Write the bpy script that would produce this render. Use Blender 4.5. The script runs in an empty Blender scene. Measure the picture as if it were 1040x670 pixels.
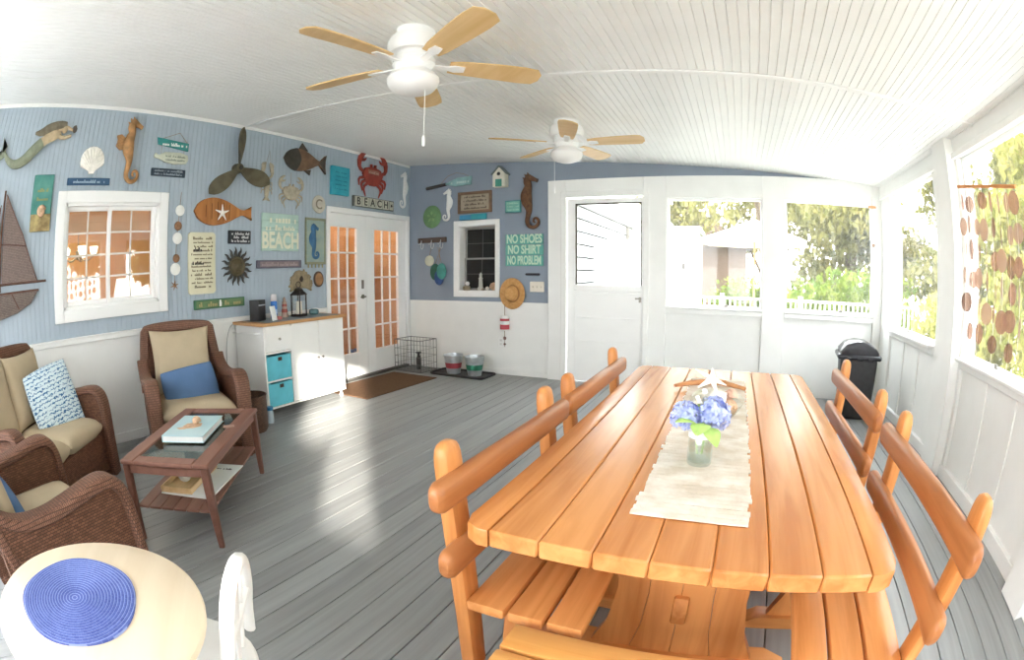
import bpy, bmesh, math, random
from mathutils import Vector, Matrix, Euler
random.seed(7)
PI = math.pi
SC = bpy.context.scene
COL = SC.collection
# ------------------------------------------------------------------ materials
def srgb(r, g, b):
    f = lambda c: (c/255/12.92) if c/255 <= .04045 else ((c/255+.055)/1.055)**2.4
    return (f(r), f(g), f(b), 1)
def new_mat(name):
    m = bpy.data.materials.new(name); m.use_nodes = True
    nt = m.node_tree; b = nt.nodes['Principled BSDF']
    return m, nt, b
def paint(name, c, rough=.55, var=.06, scale=8, bump=0., metal=0., bscale=None, spec=.4, c2=None, detail=3):
    """plain material with a little procedural tonal variation"""
    m, nt, b = new_mat(name)
    c = srgb(*c); n = nt.nodes.new('ShaderNodeTexNoise'); n.inputs['Scale'].default_value = scale; n.inputs['Detail'].default_value = detail
    tc = nt.nodes.new('ShaderNodeTexCoord'); nt.links.new(tc.outputs['Object'], n.inputs['Vector'])
    r = nt.nodes.new('ShaderNodeValToRGB')
    lo = tuple(max(0, x*(1-var)) for x in c[:3])+(1,); hi = tuple(min(1, x*(1+var)) for x in c[:3])+(1,)
    if c2: lo, hi = c, srgb(*c2)
    r.color_ramp.elements[0].position = .35; r.color_ramp.elements[1].position = .65
    r.color_ramp.elements[0].color = lo; r.color_ramp.elements[1].color = hi
    nt.links.new(n.outputs['Fac'], r.inputs['Fac']); nt.links.new(r.outputs['Color'], b.inputs['Base Color'])
    b.inputs['Roughness'].default_value = rough; b.inputs['Metallic'].default_value = metal
    b.inputs['Specular IOR Level'].default_value = spec
    if bump:
        n2 = nt.nodes.new('ShaderNodeTexNoise'); n2.inputs['Scale'].default_value = bscale or scale*6
        nt.links.new(tc.outputs['Object'], n2.inputs['Vector'])
        bp = nt.nodes.new('ShaderNodeBump'); bp.inputs['Strength'].default_value = bump; bp.inputs['Distance'].default_value = .01
        nt.links.new(n2.outputs['Fac'], bp.inputs['Height']); nt.links.new(bp.outputs['Normal'], b.inputs['Normal'])
    return m
def wood(name, c1, c2, axis='Y', rough=.4, scale=14, spec=.4, stretch=14):
    """grain runs along axis (object space)"""
    m, nt, b = new_mat(name)
    tc = nt.nodes.new('ShaderNodeTexCoord'); mp = nt.nodes.new('ShaderNodeMapping')
    s = {'X': (1/stretch, 1, 1), 'Y': (1, 1/stretch, 1), 'Z': (1, 1, 1/stretch)}[axis]
    mp.inputs['Scale'].default_value = s
    nt.links.new(tc.outputs['Object'], mp.inputs['Vector'])
    n = nt.nodes.new('ShaderNodeTexNoise'); n.inputs['Scale'].default_value = scale*2.2; n.inputs['Detail'].default_value = 6; n.inputs['Distortion'].default_value = .6
    nt.links.new(mp.outputs['Vector'], n.inputs['Vector'])
    n1 = nt.nodes.new('ShaderNodeTexNoise'); n1.inputs['Scale'].default_value = scale*.5; n1.inputs['Detail'].default_value = 2
    nt.links.new(mp.outputs['Vector'], n1.inputs['Vector'])
    mx = nt.nodes.new('ShaderNodeMath'); mx.operation = 'ADD'
    nt.links.new(n.outputs['Fac'], mx.inputs[0]); nt.links.new(n1.outputs['Fac'], mx.inputs[1])
    r = nt.nodes.new('ShaderNodeValToRGB'); r.color_ramp.elements[0].position = .38; r.color_ramp.elements[1].position = .6
    r.color_ramp.elements[0].color = srgb(*c1); r.color_ramp.elements[1].color = srgb(*c2)
    hv = nt.nodes.new('ShaderNodeMath'); hv.operation = 'MULTIPLY'; hv.inputs[1].default_value = .5
    nt.links.new(mx.outputs[0], hv.inputs[0]); nt.links.new(hv.outputs[0], r.inputs['Fac'])
    nt.links.new(r.outputs['Color'], b.inputs['Base Color'])
    b.inputs['Roughness'].default_value = rough; b.inputs['Specular IOR Level'].default_value = spec
    bp = nt.nodes.new('ShaderNodeBump'); bp.inputs['Strength'].default_value = .12; bp.inputs['Distance'].default_value = .004
    nt.links.new(n.outputs['Fac'], bp.inputs['Height']); nt.links.new(bp.outputs['Normal'], b.inputs['Normal'])
    return m
def weave(name, c1, c2, mortar, bw=.03, rh=.012, rough=.55, bump=.6, c3=None):
    """basket weave on the box-projected UVs (metres)"""
    m, nt, b = new_mat(name)
    tc = nt.nodes.new('ShaderNodeTexCoord')
    br = nt.nodes.new('ShaderNodeTexBrick'); br.inputs['Scale'].default_value = 1
    br.inputs['Brick Width'].default_value = bw; br.inputs['Row Height'].default_value = rh; br.inputs['Mortar Size'].default_value = rh*.16
    br.inputs['Mortar Smooth'].default_value = .8
    br.inputs['Color1'].default_value = srgb(*c1); br.inputs['Color2'].default_value = srgb(*c2); br.inputs['Mortar'].default_value = srgb(*mortar)
    nt.links.new(tc.outputs['UV'], br.inputs['Vector'])
    nt.links.new(br.outputs['Color'], b.inputs['Base Color'])
    bp = nt.nodes.new('ShaderNodeBump'); bp.invert = True; bp.inputs['Strength'].default_value = bump; bp.inputs['Distance'].default_value = .004
    nt.links.new(br.outputs['Fac'], bp.inputs['Height']); nt.links.new(bp.outputs['Normal'], b.inputs['Normal'])
    b.inputs['Roughness'].default_value = rough; b.inputs['Specular IOR Level'].default_value = .35
    return m
def glassy(name, tint=(1, 1, 1), refl=.06, rough=.02, veil=0.):
    """thin pane: mostly transparent, a little mirror; veil = share of pale haze mixed in, screen cloth included"""
    m = bpy.data.materials.new(name); m.use_nodes = True; nt = m.node_tree; nt.nodes.clear()
    o = nt.nodes.new('ShaderNodeOutputMaterial'); t = nt.nodes.new('ShaderNodeBsdfTransparent'); g = nt.nodes.new('ShaderNodeBsdfGlossy')
    n = nt.nodes.new('ShaderNodeTexNoise'); n.inputs['Scale'].default_value = 3
    t.inputs['Color'].default_value = (*tint, 1); g.inputs['Roughness'].default_value = rough
    mx = nt.nodes.new('ShaderNodeMixShader'); mx.inputs[0].default_value = refl
    nt.links.new(t.outputs[0], mx.inputs[1]); nt.links.new(g.outputs[0], mx.inputs[2]); last = mx
    if veil:
        d = nt.nodes.new('ShaderNodeBsdfTranslucent'); d.inputs['Color'].default_value = (.9, .9, .9, 1)
        m2 = nt.nodes.new('ShaderNodeMixShader'); m2.inputs[0].default_value = veil
        nt.links.new(mx.outputs[0], m2.inputs[1]); nt.links.new(d.outputs[0], m2.inputs[2]); last = m2
    nt.links.new(last.outputs[0], o.inputs['Surface'])
    return m
def glow(name, c, s):
    m = bpy.data.materials.new(name); m.use_nodes = True; nt = m.node_tree; nt.nodes.clear()
    o = nt.nodes.new('ShaderNodeOutputMaterial'); e = nt.nodes.new('ShaderNodeEmission'); e.inputs['Color'].default_value = srgb(*c); e.inputs['Strength'].default_value = s
    nt.links.new(e.outputs[0], o.inputs['Surface']); return m
# ------------------------------------------------------------------ mesh builder
class M:
    def __init__(s):
        s.bm = bmesh.new(); s.mi = 0; s.lay = s.bm.faces.layers.int.new('mi')
    def _done(s):
        for f in s.bm.faces:
            if f[s.lay] == 0: f[s.lay] = s.mi+1
    def box(s, c, d, rot=None, bev=0., seg=2, taper=None):
        mt = Matrix.Translation(c) @ (rot.to_matrix().to_4x4() if rot else Matrix()) @ Matrix.Diagonal((d[0], d[1], d[2], 1))
        vs = bmesh.ops.create_cube(s.bm, size=1)['verts']
        if taper:
            for v in vs:
                if v.co.z > 0: v.co.x *= taper[0]; v.co.y *= taper[1]
        bmesh.ops.transform(s.bm, matrix=mt, verts=vs)
        if bev:
            es = list({e for v in vs for e in v.link_edges})
            bmesh.ops.bevel(s.bm, geom=es, offset=min(bev, min(d)*.45), segments=seg, affect='EDGES', profile=.5)
        s._done(); return s
    def bb(s, x0, x1, y0, y1, z0, z1, bev=0., seg=1):
        return s.box(((x0+x1)/2, (y0+y1)/2, (z0+z1)/2), (x1-x0, y1-y0, z1-z0), None, bev, seg)
    def ring(s, pts, nrm, up, w, h, n, closed=False, cap=True, p=2., tw=None):
        pass
    def tube(s, pts, r, n=8, flat=1., up=(0, 0, 1), closed=False, sq=0., smooth=0):
        """sweep; r = radius or list; flat = ratio of thickness along 'up'; sq>0 gives a rounded rectangle"""
        pts = [Vector(p) for p in pts]
        if isinstance(r, (int, float)): r = [r]*len(pts)
        r = list(r)
        for _ in range(smooth):
            q, rr = [pts[0]], [r[0]]
            for i in range(len(pts)-1):
                q += [pts[i]*.75+pts[i+1]*.25, pts[i]*.25+pts[i+1]*.75]; rr += [r[i]*.75+r[i+1]*.25, r[i]*.25+r[i+1]*.75]
            q.append(pts[-1]); rr.append(r[-1]); pts, r = q, rr
        up = Vector(up); rings = []; N = len(pts)
        for i, p in enumerate(pts):
            if closed: t = pts[(i+1) % N]-pts[i-1]
            else: t = pts[min(i+1, N-1)]-pts[max(i-1, 0)]
            if t.length < 1e-9: t = Vector((0, 0, 1))
            t.normalize()
            a = up.cross(t)
            if a.length < 1e-3: a = Vector((1, 0, 0)).cross(t)
            if a.length < 1e-3: a = Vector((0, 1, 0)).cross(t)
            a.normalize(); b = t.cross(a).normalized()
            rg = []
            for k in range(n):
                th = 2*PI*k/n+PI/n; cx, sy = math.cos(th), math.sin(th)
                if sq:
                    cx = math.copysign(abs(cx)**(1-sq), cx); sy = math.copysign(abs(sy)**(1-sq), sy)
                rg.append(s.bm.verts.new(p+a*cx*r[i]+b*sy*r[i]*flat))
            rings.append(rg)
        for i in range(N if closed else N-1):
            A, B = rings[i], rings[(i+1) % N]
            for k in range(n): s.bm.faces.new((A[k], A[(k+1) % n], B[(k+1) % n], B[k]))
        if not closed:
            s.bm.faces.new(rings[0][::-1]); s.bm.faces.new(rings[-1])
        s._done(); return s
    def lathe(s, prof, n=24, c=(0, 0, 0), mat=None):
        c = Vector(c); rings = []
        for (r, z) in prof:
            if r < 1e-6: rings.append([s.bm.verts.new(c+Vector((0, 0, z)))])
            else: rings.append([s.bm.verts.new(c+Vector((r*math.cos(2*PI*k/n), r*math.sin(2*PI*k/n), z))) for k in range(n)])
        for A, B in zip(rings, rings[1:]):
            for k in range(n):
                k2 = (k+1) % n
                if len(A) == 1 and len(B) == 1: continue
                if len(A) == 1: s.bm.faces.new((A[0], B[k2], B[k]))
                elif len(B) == 1: s.bm.faces.new((A[k], A[k2], B[0]))
                else: s.bm.faces.new((A[k], A[k2], B[k2], B[k]))
        if mat:
            bmesh.ops.transform(s.bm, matrix=mat, verts=[v for r in rings for v in r])
        s._done(); return s
    def prism(s, poly, z0, z1, bev=0., mat=None):
        """polygon in local XY extruded z0..z1"""
        a = sum(poly[i][0]*poly[(i+1) % len(poly)][1]-poly[(i+1) % len(poly)][0]*poly[i][1] for i in range(len(poly)))
        if a < 0: poly = poly[::-1]
        lo = [s.bm.verts.new((x, y, z0)) for x, y in poly]; hi = [s.bm.verts.new((x, y, z1)) for x, y in poly]
        n = len(poly); f1 = s.bm.faces.new(lo[::-1]); f2 = s.bm.faces.new(hi)
        for k in range(n): s.bm.faces.new((lo[k], lo[(k+1) % n], hi[(k+1) % n], hi[k]))
        vs = lo+hi
        if bev:
            r = bmesh.ops.bevel(s.bm, geom=list(f2.edges), offset=bev, segments=2, affect='EDGES', profile=.5)
            vs = [v for v in s.bm.verts if v in set(lo) or v in set(hi)]+list(r['verts'])
            vs = list({v for v in vs if v.is_valid})
        if mat: bmesh.ops.transform(s.bm, matrix=mat, verts=vs)
        s._done(); return s
    def ball(s, c, r, sc=(1, 1, 1), sub=2, rot=None):
        mt = Matrix.Translation(c) @ (rot.to_matrix().to_4x4() if rot else Matrix()) @ Matrix.Diagonal((r*sc[0], r*sc[1], r*sc[2], 1))
        bmesh.ops.create_icosphere(s.bm, subdivisions=sub, radius=1, matrix=mt); s._done(); return s
    def disc(s, c, r, h, n=24, mat=None):
        return s.lathe([(0, 0), (r, 0), (r, h), (0, h)], n, c, mat)
    def pillow(s, w, h, t, n=12, corner=.0, p=4, mat=None, pinch=0.):
        """cushion in local XY, thickness along Z"""
        top, bot = {}, {}
        for i in range(n+1):
            for j in range(n+1):
                u, v = -1+2*i/n, -1+2*j/n
                u = math.sin(u*PI/2); v = math.sin(v*PI/2)
                th = t/2*(max(0, (1-abs(u)**p))*max(0, (1-abs(v)**p)))**.5
                x = u*w/2*(1-corner*(1-abs(v)**2)*abs(u)**4); y = v*h/2*(1-corner*(1-abs(u)**2)*abs(v)**4)
                a = s.bm.verts.new((x, y, th)); top[i, j] = a
                bot[i, j] = a if th < 1e-6 else s.bm.verts.new((x, y, -th))
        for i in range(n):
            for j in range(n):
                s.bm.faces.new((top[i, j], top[i+1, j], top[i+1, j+1], top[i, j+1]))
                q = (bot[i, j], bot[i, j+1], bot[i+1, j+1], bot[i+1, j])
                if len(set(q)) == 4:
                    try: s.bm.faces.new(q)
                    except ValueError: pass
        vs = list({*top.values(), *bot.values()})
        if mat: bmesh.ops.transform(s.bm, matrix=mat, verts=vs)
        s._done(); return s
    def quad(s, a, b, c, d):
        s.bm.faces.new([s.bm.verts.new(p) for p in (a, b, c, d)]); s._done(); return s
    def build(s, name, mat, parent=None, loc=(0, 0, 0), rot=(0, 0, 0), angle=.65):
        bm = s.bm
        bmesh.ops.recalc_face_normals(bm, faces=bm.faces[:])
        uv = bm.loops.layers.uv.new('uv'); mats = mat if isinstance(mat, (list, tuple)) else [mat]
        for f in bm.faces:
            f.smooth = True; f.material_index = max(0, min(len(mats)-1, f[s.lay]-1))
            n = f.normal; ax = max(range(3), key=lambda k: abs(n[k]))
            for l in f.loops:
                co = l.vert.co
                l[uv].uv = (co.y, co.z) if ax == 0 else ((co.x, co.z) if ax == 1 else (co.x, co.y))
        for e in bm.edges:
            if len(e.link_faces) == 2 and e.calc_face_angle(0) > angle: e.smooth = False
        me = bpy.data.meshes.new(name); bm.to_mesh(me); bm.free()
        for m in mats: me.materials.append(m)
        o = bpy.data.objects.new(name, me); COL.objects.link(o)
        o.location = loc; o.rotation_euler = rot
        if parent: o.parent = parent
        return o
def tag(o, label, cat, group=None, kind=None):
    o['label'] = label; o['category'] = cat
    if group: o['group'] = group
    if kind: o['kind'] = kind
    return o
def thing(name, label, cat, loc=(0, 0, 0), rot=(0, 0, 0), group=None):
    o = bpy.data.objects.new(name, None); COL.objects.link(o); o.empty_display_size = .05
    o.location = loc; o.rotation_euler = rot
    return tag(o, label, cat, group)
def struct(o):
    o['kind'] = 'structure'; return o
def kids(o): return [c for c in COL.objects if c.parent is o]
def copy_tree(o, parent=None):
    c = o.copy(); COL.objects.link(c)
    if parent: c.parent = parent
    for ch in kids(o): copy_tree(ch, c)
    return c
def facing(nx, ny): return math.atan2(ny, nx)-PI/2      # yaw that turns local +Y to (nx, ny)
RL = Matrix(((0, 0, 1), (1, 0, 0), (0, 1, 0))).to_euler()   # left wall: local X -> +y, Y -> z, Z -> +x (out of the wall)
RB = Matrix(((1, 0, 0), (0, 0, -1), (0, 1, 0))).to_euler()  # back wall: local X -> +x, Y -> z, Z -> -y
def on_left(name, label, cat, y, z, group=None, d=.004): return thing(name, label, cat, (d, y, z), RL, group)
def on_back(name, label, cat, x, z, group=None, d=.004): return thing(name, label, cat, (x, -d, z), RB, group)
def text(s, size, mat, parent, loc=(0, 0, 0), name='lettering', rot=0., sx=1., ext=.0012, sp=1., off=.012):
    cu = bpy.data.curves.new(name, 'FONT'); cu.body = s; cu.size = size; cu.align_x = 'CENTER'; cu.align_y = 'CENTER'; cu.extrude = ext; cu.space_character = sp
    cu.offset = size*off
    cu.materials.append(mat)
    q = bpy.data.objects.new(name, cu); COL.objects.link(q)
    dg = bpy.context.evaluated_depsgraph_get(); me = bpy.data.meshes.new_from_object(q.evaluated_get(dg)); bpy.data.objects.remove(q); bpy.data.curves.remove(cu)
    me.materials.clear(); me.materials.append(mat)
    o = bpy.data.objects.new(name, me); COL.objects.link(o); o.parent = parent; o.location = loc; o.rotation_euler = (0, 0, rot); o.scale = (sx, 1, 1)
    return o
def scrawl(parent, mat, x0, x1, y, h, z, m=None, rnd=random):
    """a line of writing too small to read in the photograph: short uneven pen strokes"""
    b = m or M(); x = x0
    while x < x1:
        w = h*rnd.uniform(.25, .6); hh = h*rnd.choice((.55, .6, .6, 1.))
        if rnd.random() < .82: b.box((x+w/2, y-h/2+hh/2, z), (w*.8, hh, .0016), Euler((0, 0, rnd.uniform(-.15, .15))))
        x += w*1.05
    return b
SKY_S, SUN_S, KIT_S, EXPO = 2.0, 2.6, .11, 3.22
# ------------------------------------------------------------------ palette
WHITE = paint('white_paint', (238, 238, 236), .5, .015, 5)
WHITE2 = paint('white_vinyl', (244, 244, 243), .35, .01, 5)
CEILM = paint('ceiling_paint', (241, 241, 239), .4, .015, 3)
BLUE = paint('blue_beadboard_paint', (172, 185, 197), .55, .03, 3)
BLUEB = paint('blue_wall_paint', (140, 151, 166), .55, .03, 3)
DARK = paint('black_plastic', (48, 48, 50), .45, .15, 20)
IRON = paint('dark_iron', (58, 50, 46), .5, .25, 30, metal=.4)
STEEL = paint('grey_steel', (196, 202, 206), .35, .1, 20, metal=.5)
NICKEL = paint('brushed_nickel', (140, 136, 130), .35, .1, 40, metal=.9)
WIRE = paint('wire_basket_metal', (120, 122, 122), .4, .1, 40, metal=.7)
PINE = wood('honey_pine', (188, 118, 62), (220, 152, 90), 'Y', .26, 11)
PINEX = wood('honey_pine_crosswise', (188, 118, 62), (218, 150, 88), 'X', .35, 11)
PINEZ = wood('honey_pine_upright', (186, 116, 60), (216, 148, 86), 'Z', .38, 11)
PINED = wood('honey_pine_rail', (152, 92, 50), (184, 120, 72), 'Y', .38, 11)
WICK = weave('brown_wicker', (138, 96, 74), (106, 72, 56), (50, 33, 26), .022, .011)
WICKR = weave('brown_wicker_rim', (148, 106, 86), (128, 90, 72), (68, 46, 37), .010, .016, bump=.45)
TAN = paint('tan_cushion_fabric', (188, 172, 146), .9, .05, 6, bump=.15, bscale=220, spec=.1)
DENIM = paint('blue_pillow_fabric', (92, 120, 158), .9, .06, 6, bump=.2, bscale=300, spec=.1)
LEGM = paint('brown_metal', (112, 76, 64), .45, .12, 25)
GLASS = glassy('clear_glass', (1, 1, 1), .07)
SCREEN = glassy('porch_window_pane', (.78, .79, .78), .04, .02, .012)
GLASSG = glassy('green_tabletop_glass', (.62, .74, .68), .26)
GLASSK = glassy('door_glass', (.96, .96, .96), .10)
DKGL = paint('dark_window_glass', (34, 34, 34), .12, .1, 4)
LETW = paint('white_lettering', (240, 240, 235), .6, .02)
LETD = paint('dark_lettering', (52, 46, 44), .6, .05)
ROPE = paint('jute_string', (150, 126, 96), .9, .1, 60)
# floor: grey decking boards along the room
def floor_mat():
    m, nt, b = new_mat('grey_decking')
    tc = nt.nodes.new('ShaderNodeTexCoord'); sx = nt.nodes.new('ShaderNodeSeparateXYZ'); nt.links.new(tc.outputs['Object'], sx.inputs[0])
    dv = nt.nodes.new('ShaderNodeMath'); dv.operation = 'DIVIDE'; dv.inputs[1].default_value = .14; nt.links.new(sx.outputs['X'], dv.inputs[0])
    fl = nt.nodes.new('ShaderNodeMath'); fl.operation = 'FLOOR'; nt.links.new(dv.outputs[0], fl.inputs[0])
    wn = nt.nodes.new('ShaderNodeTexWhiteNoise'); wn.noise_dimensions = '1D'; nt.links.new(fl.outputs[0], wn.inputs['W'])
    mp = nt.nodes.new('ShaderNodeMapping'); mp.inputs['Scale'].default_value = (30, 1.2, 1); nt.links.new(tc.outputs['Object'], mp.inputs[0])
    n = nt.nodes.new('ShaderNodeTexNoise'); n.inputs['Scale'].default_value = 1; n.inputs['Detail'].default_value = 4; nt.links.new(mp.outputs[0], n.inputs['Vector'])
    ad = nt.nodes.new('ShaderNodeMath'); ad.operation = 'MULTIPLY_ADD'; ad.inputs[1].default_value = .35; nt.links.new(wn.outputs['Value'], ad.inputs[0]); nt.links.new(n.outputs['Fac'], ad.inputs[2])
    r = nt.nodes.new('ShaderNodeValToRGB'); r.color_ramp.elements[0].position = .3; r.color_ramp.elements[1].position = 1.
    r.color_ramp.elements[0].color = srgb(126, 128, 128); r.color_ramp.elements[1].color = srgb(154, 156, 156)
    nt.links.new(ad.outputs[0], r.inputs[0]); nt.links.new(r.outputs[0], b.inputs['Base Color'])
    b.inputs['Roughness'].default_value = .42; b.inputs['Specular IOR Level'].default_value = .45
    return m
FLOORM = floor_mat(); GAP = paint('deck_gap', (40, 40, 42), .9)
# ------------------------------------------------------------------ room shell
W, HL, SL = 6.1095, 2.8588, .0760
Y0 = -7.7
def cz(x): return HL-SL*x
ZR = .935
b = M()
for i in range(-1, 45):
    x0 = i*.14; b.mi = 0; b.bb(max(x0+.0025, -.1), min(x0+.1375, 6.2), Y0, .05, -.025, 0, .002)
b.mi = 1; b.bb(-.1, 6.2, Y0, .05, -.06, -.02)
struct(b.build('floor', [FLOORM, GAP]))
# ceiling: beadboard planks along the room, sloping down to the right
b = M(); pitch = .0525
poly = [(-.1, cz(-.1)+.15)]
prof = []
x = -.1
while x < W+.12:
    prof += [(x+.004, cz(x)+.0), (x+pitch-.004, cz(x+pitch)), (x+pitch-.002, cz(x+pitch)+.0065), (x+pitch+.002, cz(x+pitch)+.0065)]; x += pitch
poly = prof+[(W+.2, cz(W+.2)+.15), (-.1, cz(-.1)+.15)]
lo = [b.bm.verts.new((px, Y0, pz)) for px, pz in poly]; hi = [b.bm.verts.new((px, .2, pz)) for px, pz in poly]
for k in range(len(poly)):
    b.bm.faces.new((lo[k], lo[(k+1) % len(poly)], hi[(k+1) % len(poly)], hi[k]))
b._done()
struct(b.build('ceiling', CEILM, angle=.3))
b = M(); b.box((W/2, -2.86, cz(W/2)-.003), (W*1.01, .045, .012), Euler((0, math.atan(SL), 0)), .003)
struct(b.build('trim_1', CEILM))
# left wall (house side): white below, blue beadboard above
KW = (-4.85, -3.82, 1.155, 2.015)        # kitchen window hole
FD = (-1.60, -.065, 2.065)               # french doors
b = M(); b.mi = 0
def lbox(y0, y1, z0, z1): b.bb(-.14, -.006, y0, y1, z0, z1)
lbox(Y0, KW[0], 0, 2.95); lbox(KW[0], KW[1], 0, KW[2]); lbox(KW[0], KW[1], KW[3], 2.95); lbox(KW[1], FD[0], 0, 2.95); lbox(FD[0], FD[1], FD[2], 2.95); lbox(FD[1], .0, 0, 2.95)
b.bb(-.006, 0, Y0, FD[0], 0, ZR); b.bb(-.006, 0, FD[1], 0, 0, ZR)
b.mi = 1
def bead(y0, y1, z0, z1, p=.052):
    n = max(1, round((y1-y0)/p)); w = (y1-y0)/n
    for i in range(n): b.bb(-.007, 0, y0+i*w+.0022, y0+(i+1)*w-.0022, z0, z1, .0022)
    b.bb(-.0075, -.0045, y0, y1, z0, z1)
bead(Y0, KW[0], ZR, 2.85); bead(KW[0], KW[1], ZR, KW[2]); bead(KW[0], KW[1], KW[3], 2.85); bead(KW[1], FD[0], ZR, 2.85); bead(FD[0], FD[1], FD[2], 2.85); bead(FD[1], 0, ZR, 2.85)
struct(b.build('wall_left', [WHITE, BLUE]))
b = M(); b.bb(0, .022, Y0, -1.66, ZR-.05, ZR, .004); b.bb(0, .03, Y0, -1.66, ZR-.012, ZR+.004, .004); struct(b.build('trim_2', WHITE))
b = M(); b.bb(0, .014, Y0, -.02, cz(0)-.035, cz(0)-.002, .003); struct(b.build('trim_3', CEILM))
b = M(); b.bb(0, .014, Y0, -1.68, 0, .085, .004); struct(b.build('baseboard_left', WHITE))
# blue back wall of the house, with the small window hole
BW = (.83, 1.385, 1.06, 1.935); PX0 = 2.115
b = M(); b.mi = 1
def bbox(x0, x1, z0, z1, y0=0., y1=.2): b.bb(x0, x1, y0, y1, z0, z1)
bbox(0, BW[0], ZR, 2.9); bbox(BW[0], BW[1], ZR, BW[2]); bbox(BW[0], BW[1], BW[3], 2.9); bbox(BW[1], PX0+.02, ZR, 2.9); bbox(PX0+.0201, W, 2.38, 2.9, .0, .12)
b.mi = 0; bbox(-.14, PX0+.02, 0, ZR, -.004); b.bb(-.14, 0, 0, .2, 0, 2.9)
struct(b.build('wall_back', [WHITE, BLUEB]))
b = M(); b.bb(0, PX0, -.012, 0, .0, .07, .004); struct(b.build('baseboard_back', WHITE))
# white porch frame of the back wall
YB = -.05; PZ = 2.443
O1 = (3.5577, 4.661); O2 = (4.9127, 6.005); OZ = (.955, 2.188); D0, D1, DZ = 2.345, 3.295, 2.235
b = M()
def pb(x0, x1, z0, z1, y0=YB, y1=.07, bev=.004): b.bb(x0, x1, y0, y1, z0, z1, bev)
pb(PX0, D0, 0, PZ); pb(D1, O1[0], 0, PZ); pb(O1[1], O2[0], 0, PZ); pb(O2[1], W+.1, 0, PZ)
pb(D0, D1, DZ, PZ, YB+.003); pb(O1[0], O1[1], OZ[1], PZ, YB+.003); pb(O2[0], O2[1], OZ[1], PZ, YB+.003)
for o in (O1, O2): pb(o[0], o[1], 0, OZ[0]-.05, -.012, .05)
struct(b.build('wall_porch_back', WHITE))
def opening(name, axis, a0, a1, z0, z1, plane, out, sill=.07):
    """porch window: inner frame, sill ledge and pane; axis 'x' = in the back wall, 'y' = in the right wall"""
    f = M(); t = .028
    def pc(m, u0, u1, d0, d1, zz0, zz1, bev=.003):
        d0, d1 = sorted((plane+out*d0, plane+out*d1))
        if axis == 'x': m.bb(u0, u1, d0, d1, zz0, zz1, bev)
        else: m.bb(d0, d1, u0, u1, zz0, zz1, bev)
    for u0, u1, q0, q1 in ((a0, a0+t, z0, z1), (a1-t, a1, z0, z1), (a0+t, a1-t, z1-t, z1), (a0+t, a1-t, z0, z0+t)):
        pc(f, u0, u1, .045, .09, q0, q1)
    root = f.build(name, WHITE2); struct(root)
    s = M(); pc(s, a0-.0, a1+.0, -sill, .06, z0-.022, z0+.003, .006); pc(s, a0, a1, -.016, .03, z0-.075, z0-.022, .004); s.build('sill', WHITE, root)
    g = M(); pc(g, a0+t, a1-t, .066, .069, z0+t, z1-t, 0); g.build('pane', SCREEN, root)
    l = M(); mid = (a0+a1)/2+.12*(a1-a0)
    pc(l, mid-.02, mid+.02, .03, .046, z0+t-.01, z0+t+.02, .003); l.build('latch', NICKEL, root)
    return root
opening('window_1', 'x', O1[0], O1[1], OZ[0], OZ[1], YB, 1, .03)
opening('window_2', 'x', O2[0], O2[1], OZ[0], OZ[1], YB, 1, .03)
# porch door with an upper window
b = M()
sx0, sx1, sz0, sz1 = 2.462, 3.264, 1.176, 2.147
for q in ((D0+.012, sx0, .012, DZ-.03), (sx1, D1-.008, .012, DZ-.03), (sx0, sx1, .012, sz0), (sx0, sx1, sz1, DZ-.03)):
    b.bb(q[0], q[1], -.03, .012, q[2], q[3], .003)
for zz in (1.07, .78, .5): b.bb(sx0+.03, sx1-.03, -.034, -.028, zz, zz+.012, .003)
b.bb(sx0-.02, sx1, -.042, -.028, 1.105, 1.165, .005)
dr = struct(b.build('door_2', WHITE2))
f = M()
for q in ((sx0, sx0+.014, sz0, sz1), (sx1-.012, sx1, sz0, sz1), (sx0, sx1, sz1-.014, sz1)): f.bb(q[0], q[1], -.034, .0, q[2], q[3], .002)
f.build('screen_frame', paint('dark_screen_frame', (74, 68, 62), .5, .1), dr)
g = M(); g.bb(sx0+.01, sx1-.01, -.012, -.009, sz0, sz1-.01); g.build('pane', SCREEN, dr)
h = M(); h.bb(3.235, 3.262, -.042, -.03, .985, 1.045, .003); h.tube([(3.25, -.04, 1.03), (3.25, -.075, 1.03), (3.2, -.078, 1.03)], .009, 8); h.tube([(3.25, -.04, .995), (3.25, -.055, .995)], .012, 8); h.build('handle', NICKEL, dr)
b = M(); b.bb(D0-.06, D0+.006, YB-.016, YB+.02, 0, DZ+.06, .004); b.bb(D1-.006, D1+.06, YB-.016, YB+.02, 0, DZ+.06, .004); b.bb(D0+.006, D1-.006, YB-.016, YB+.02, DZ-.01, DZ+.06, .004)
struct(b.build('trim_4', WHITE))
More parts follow.
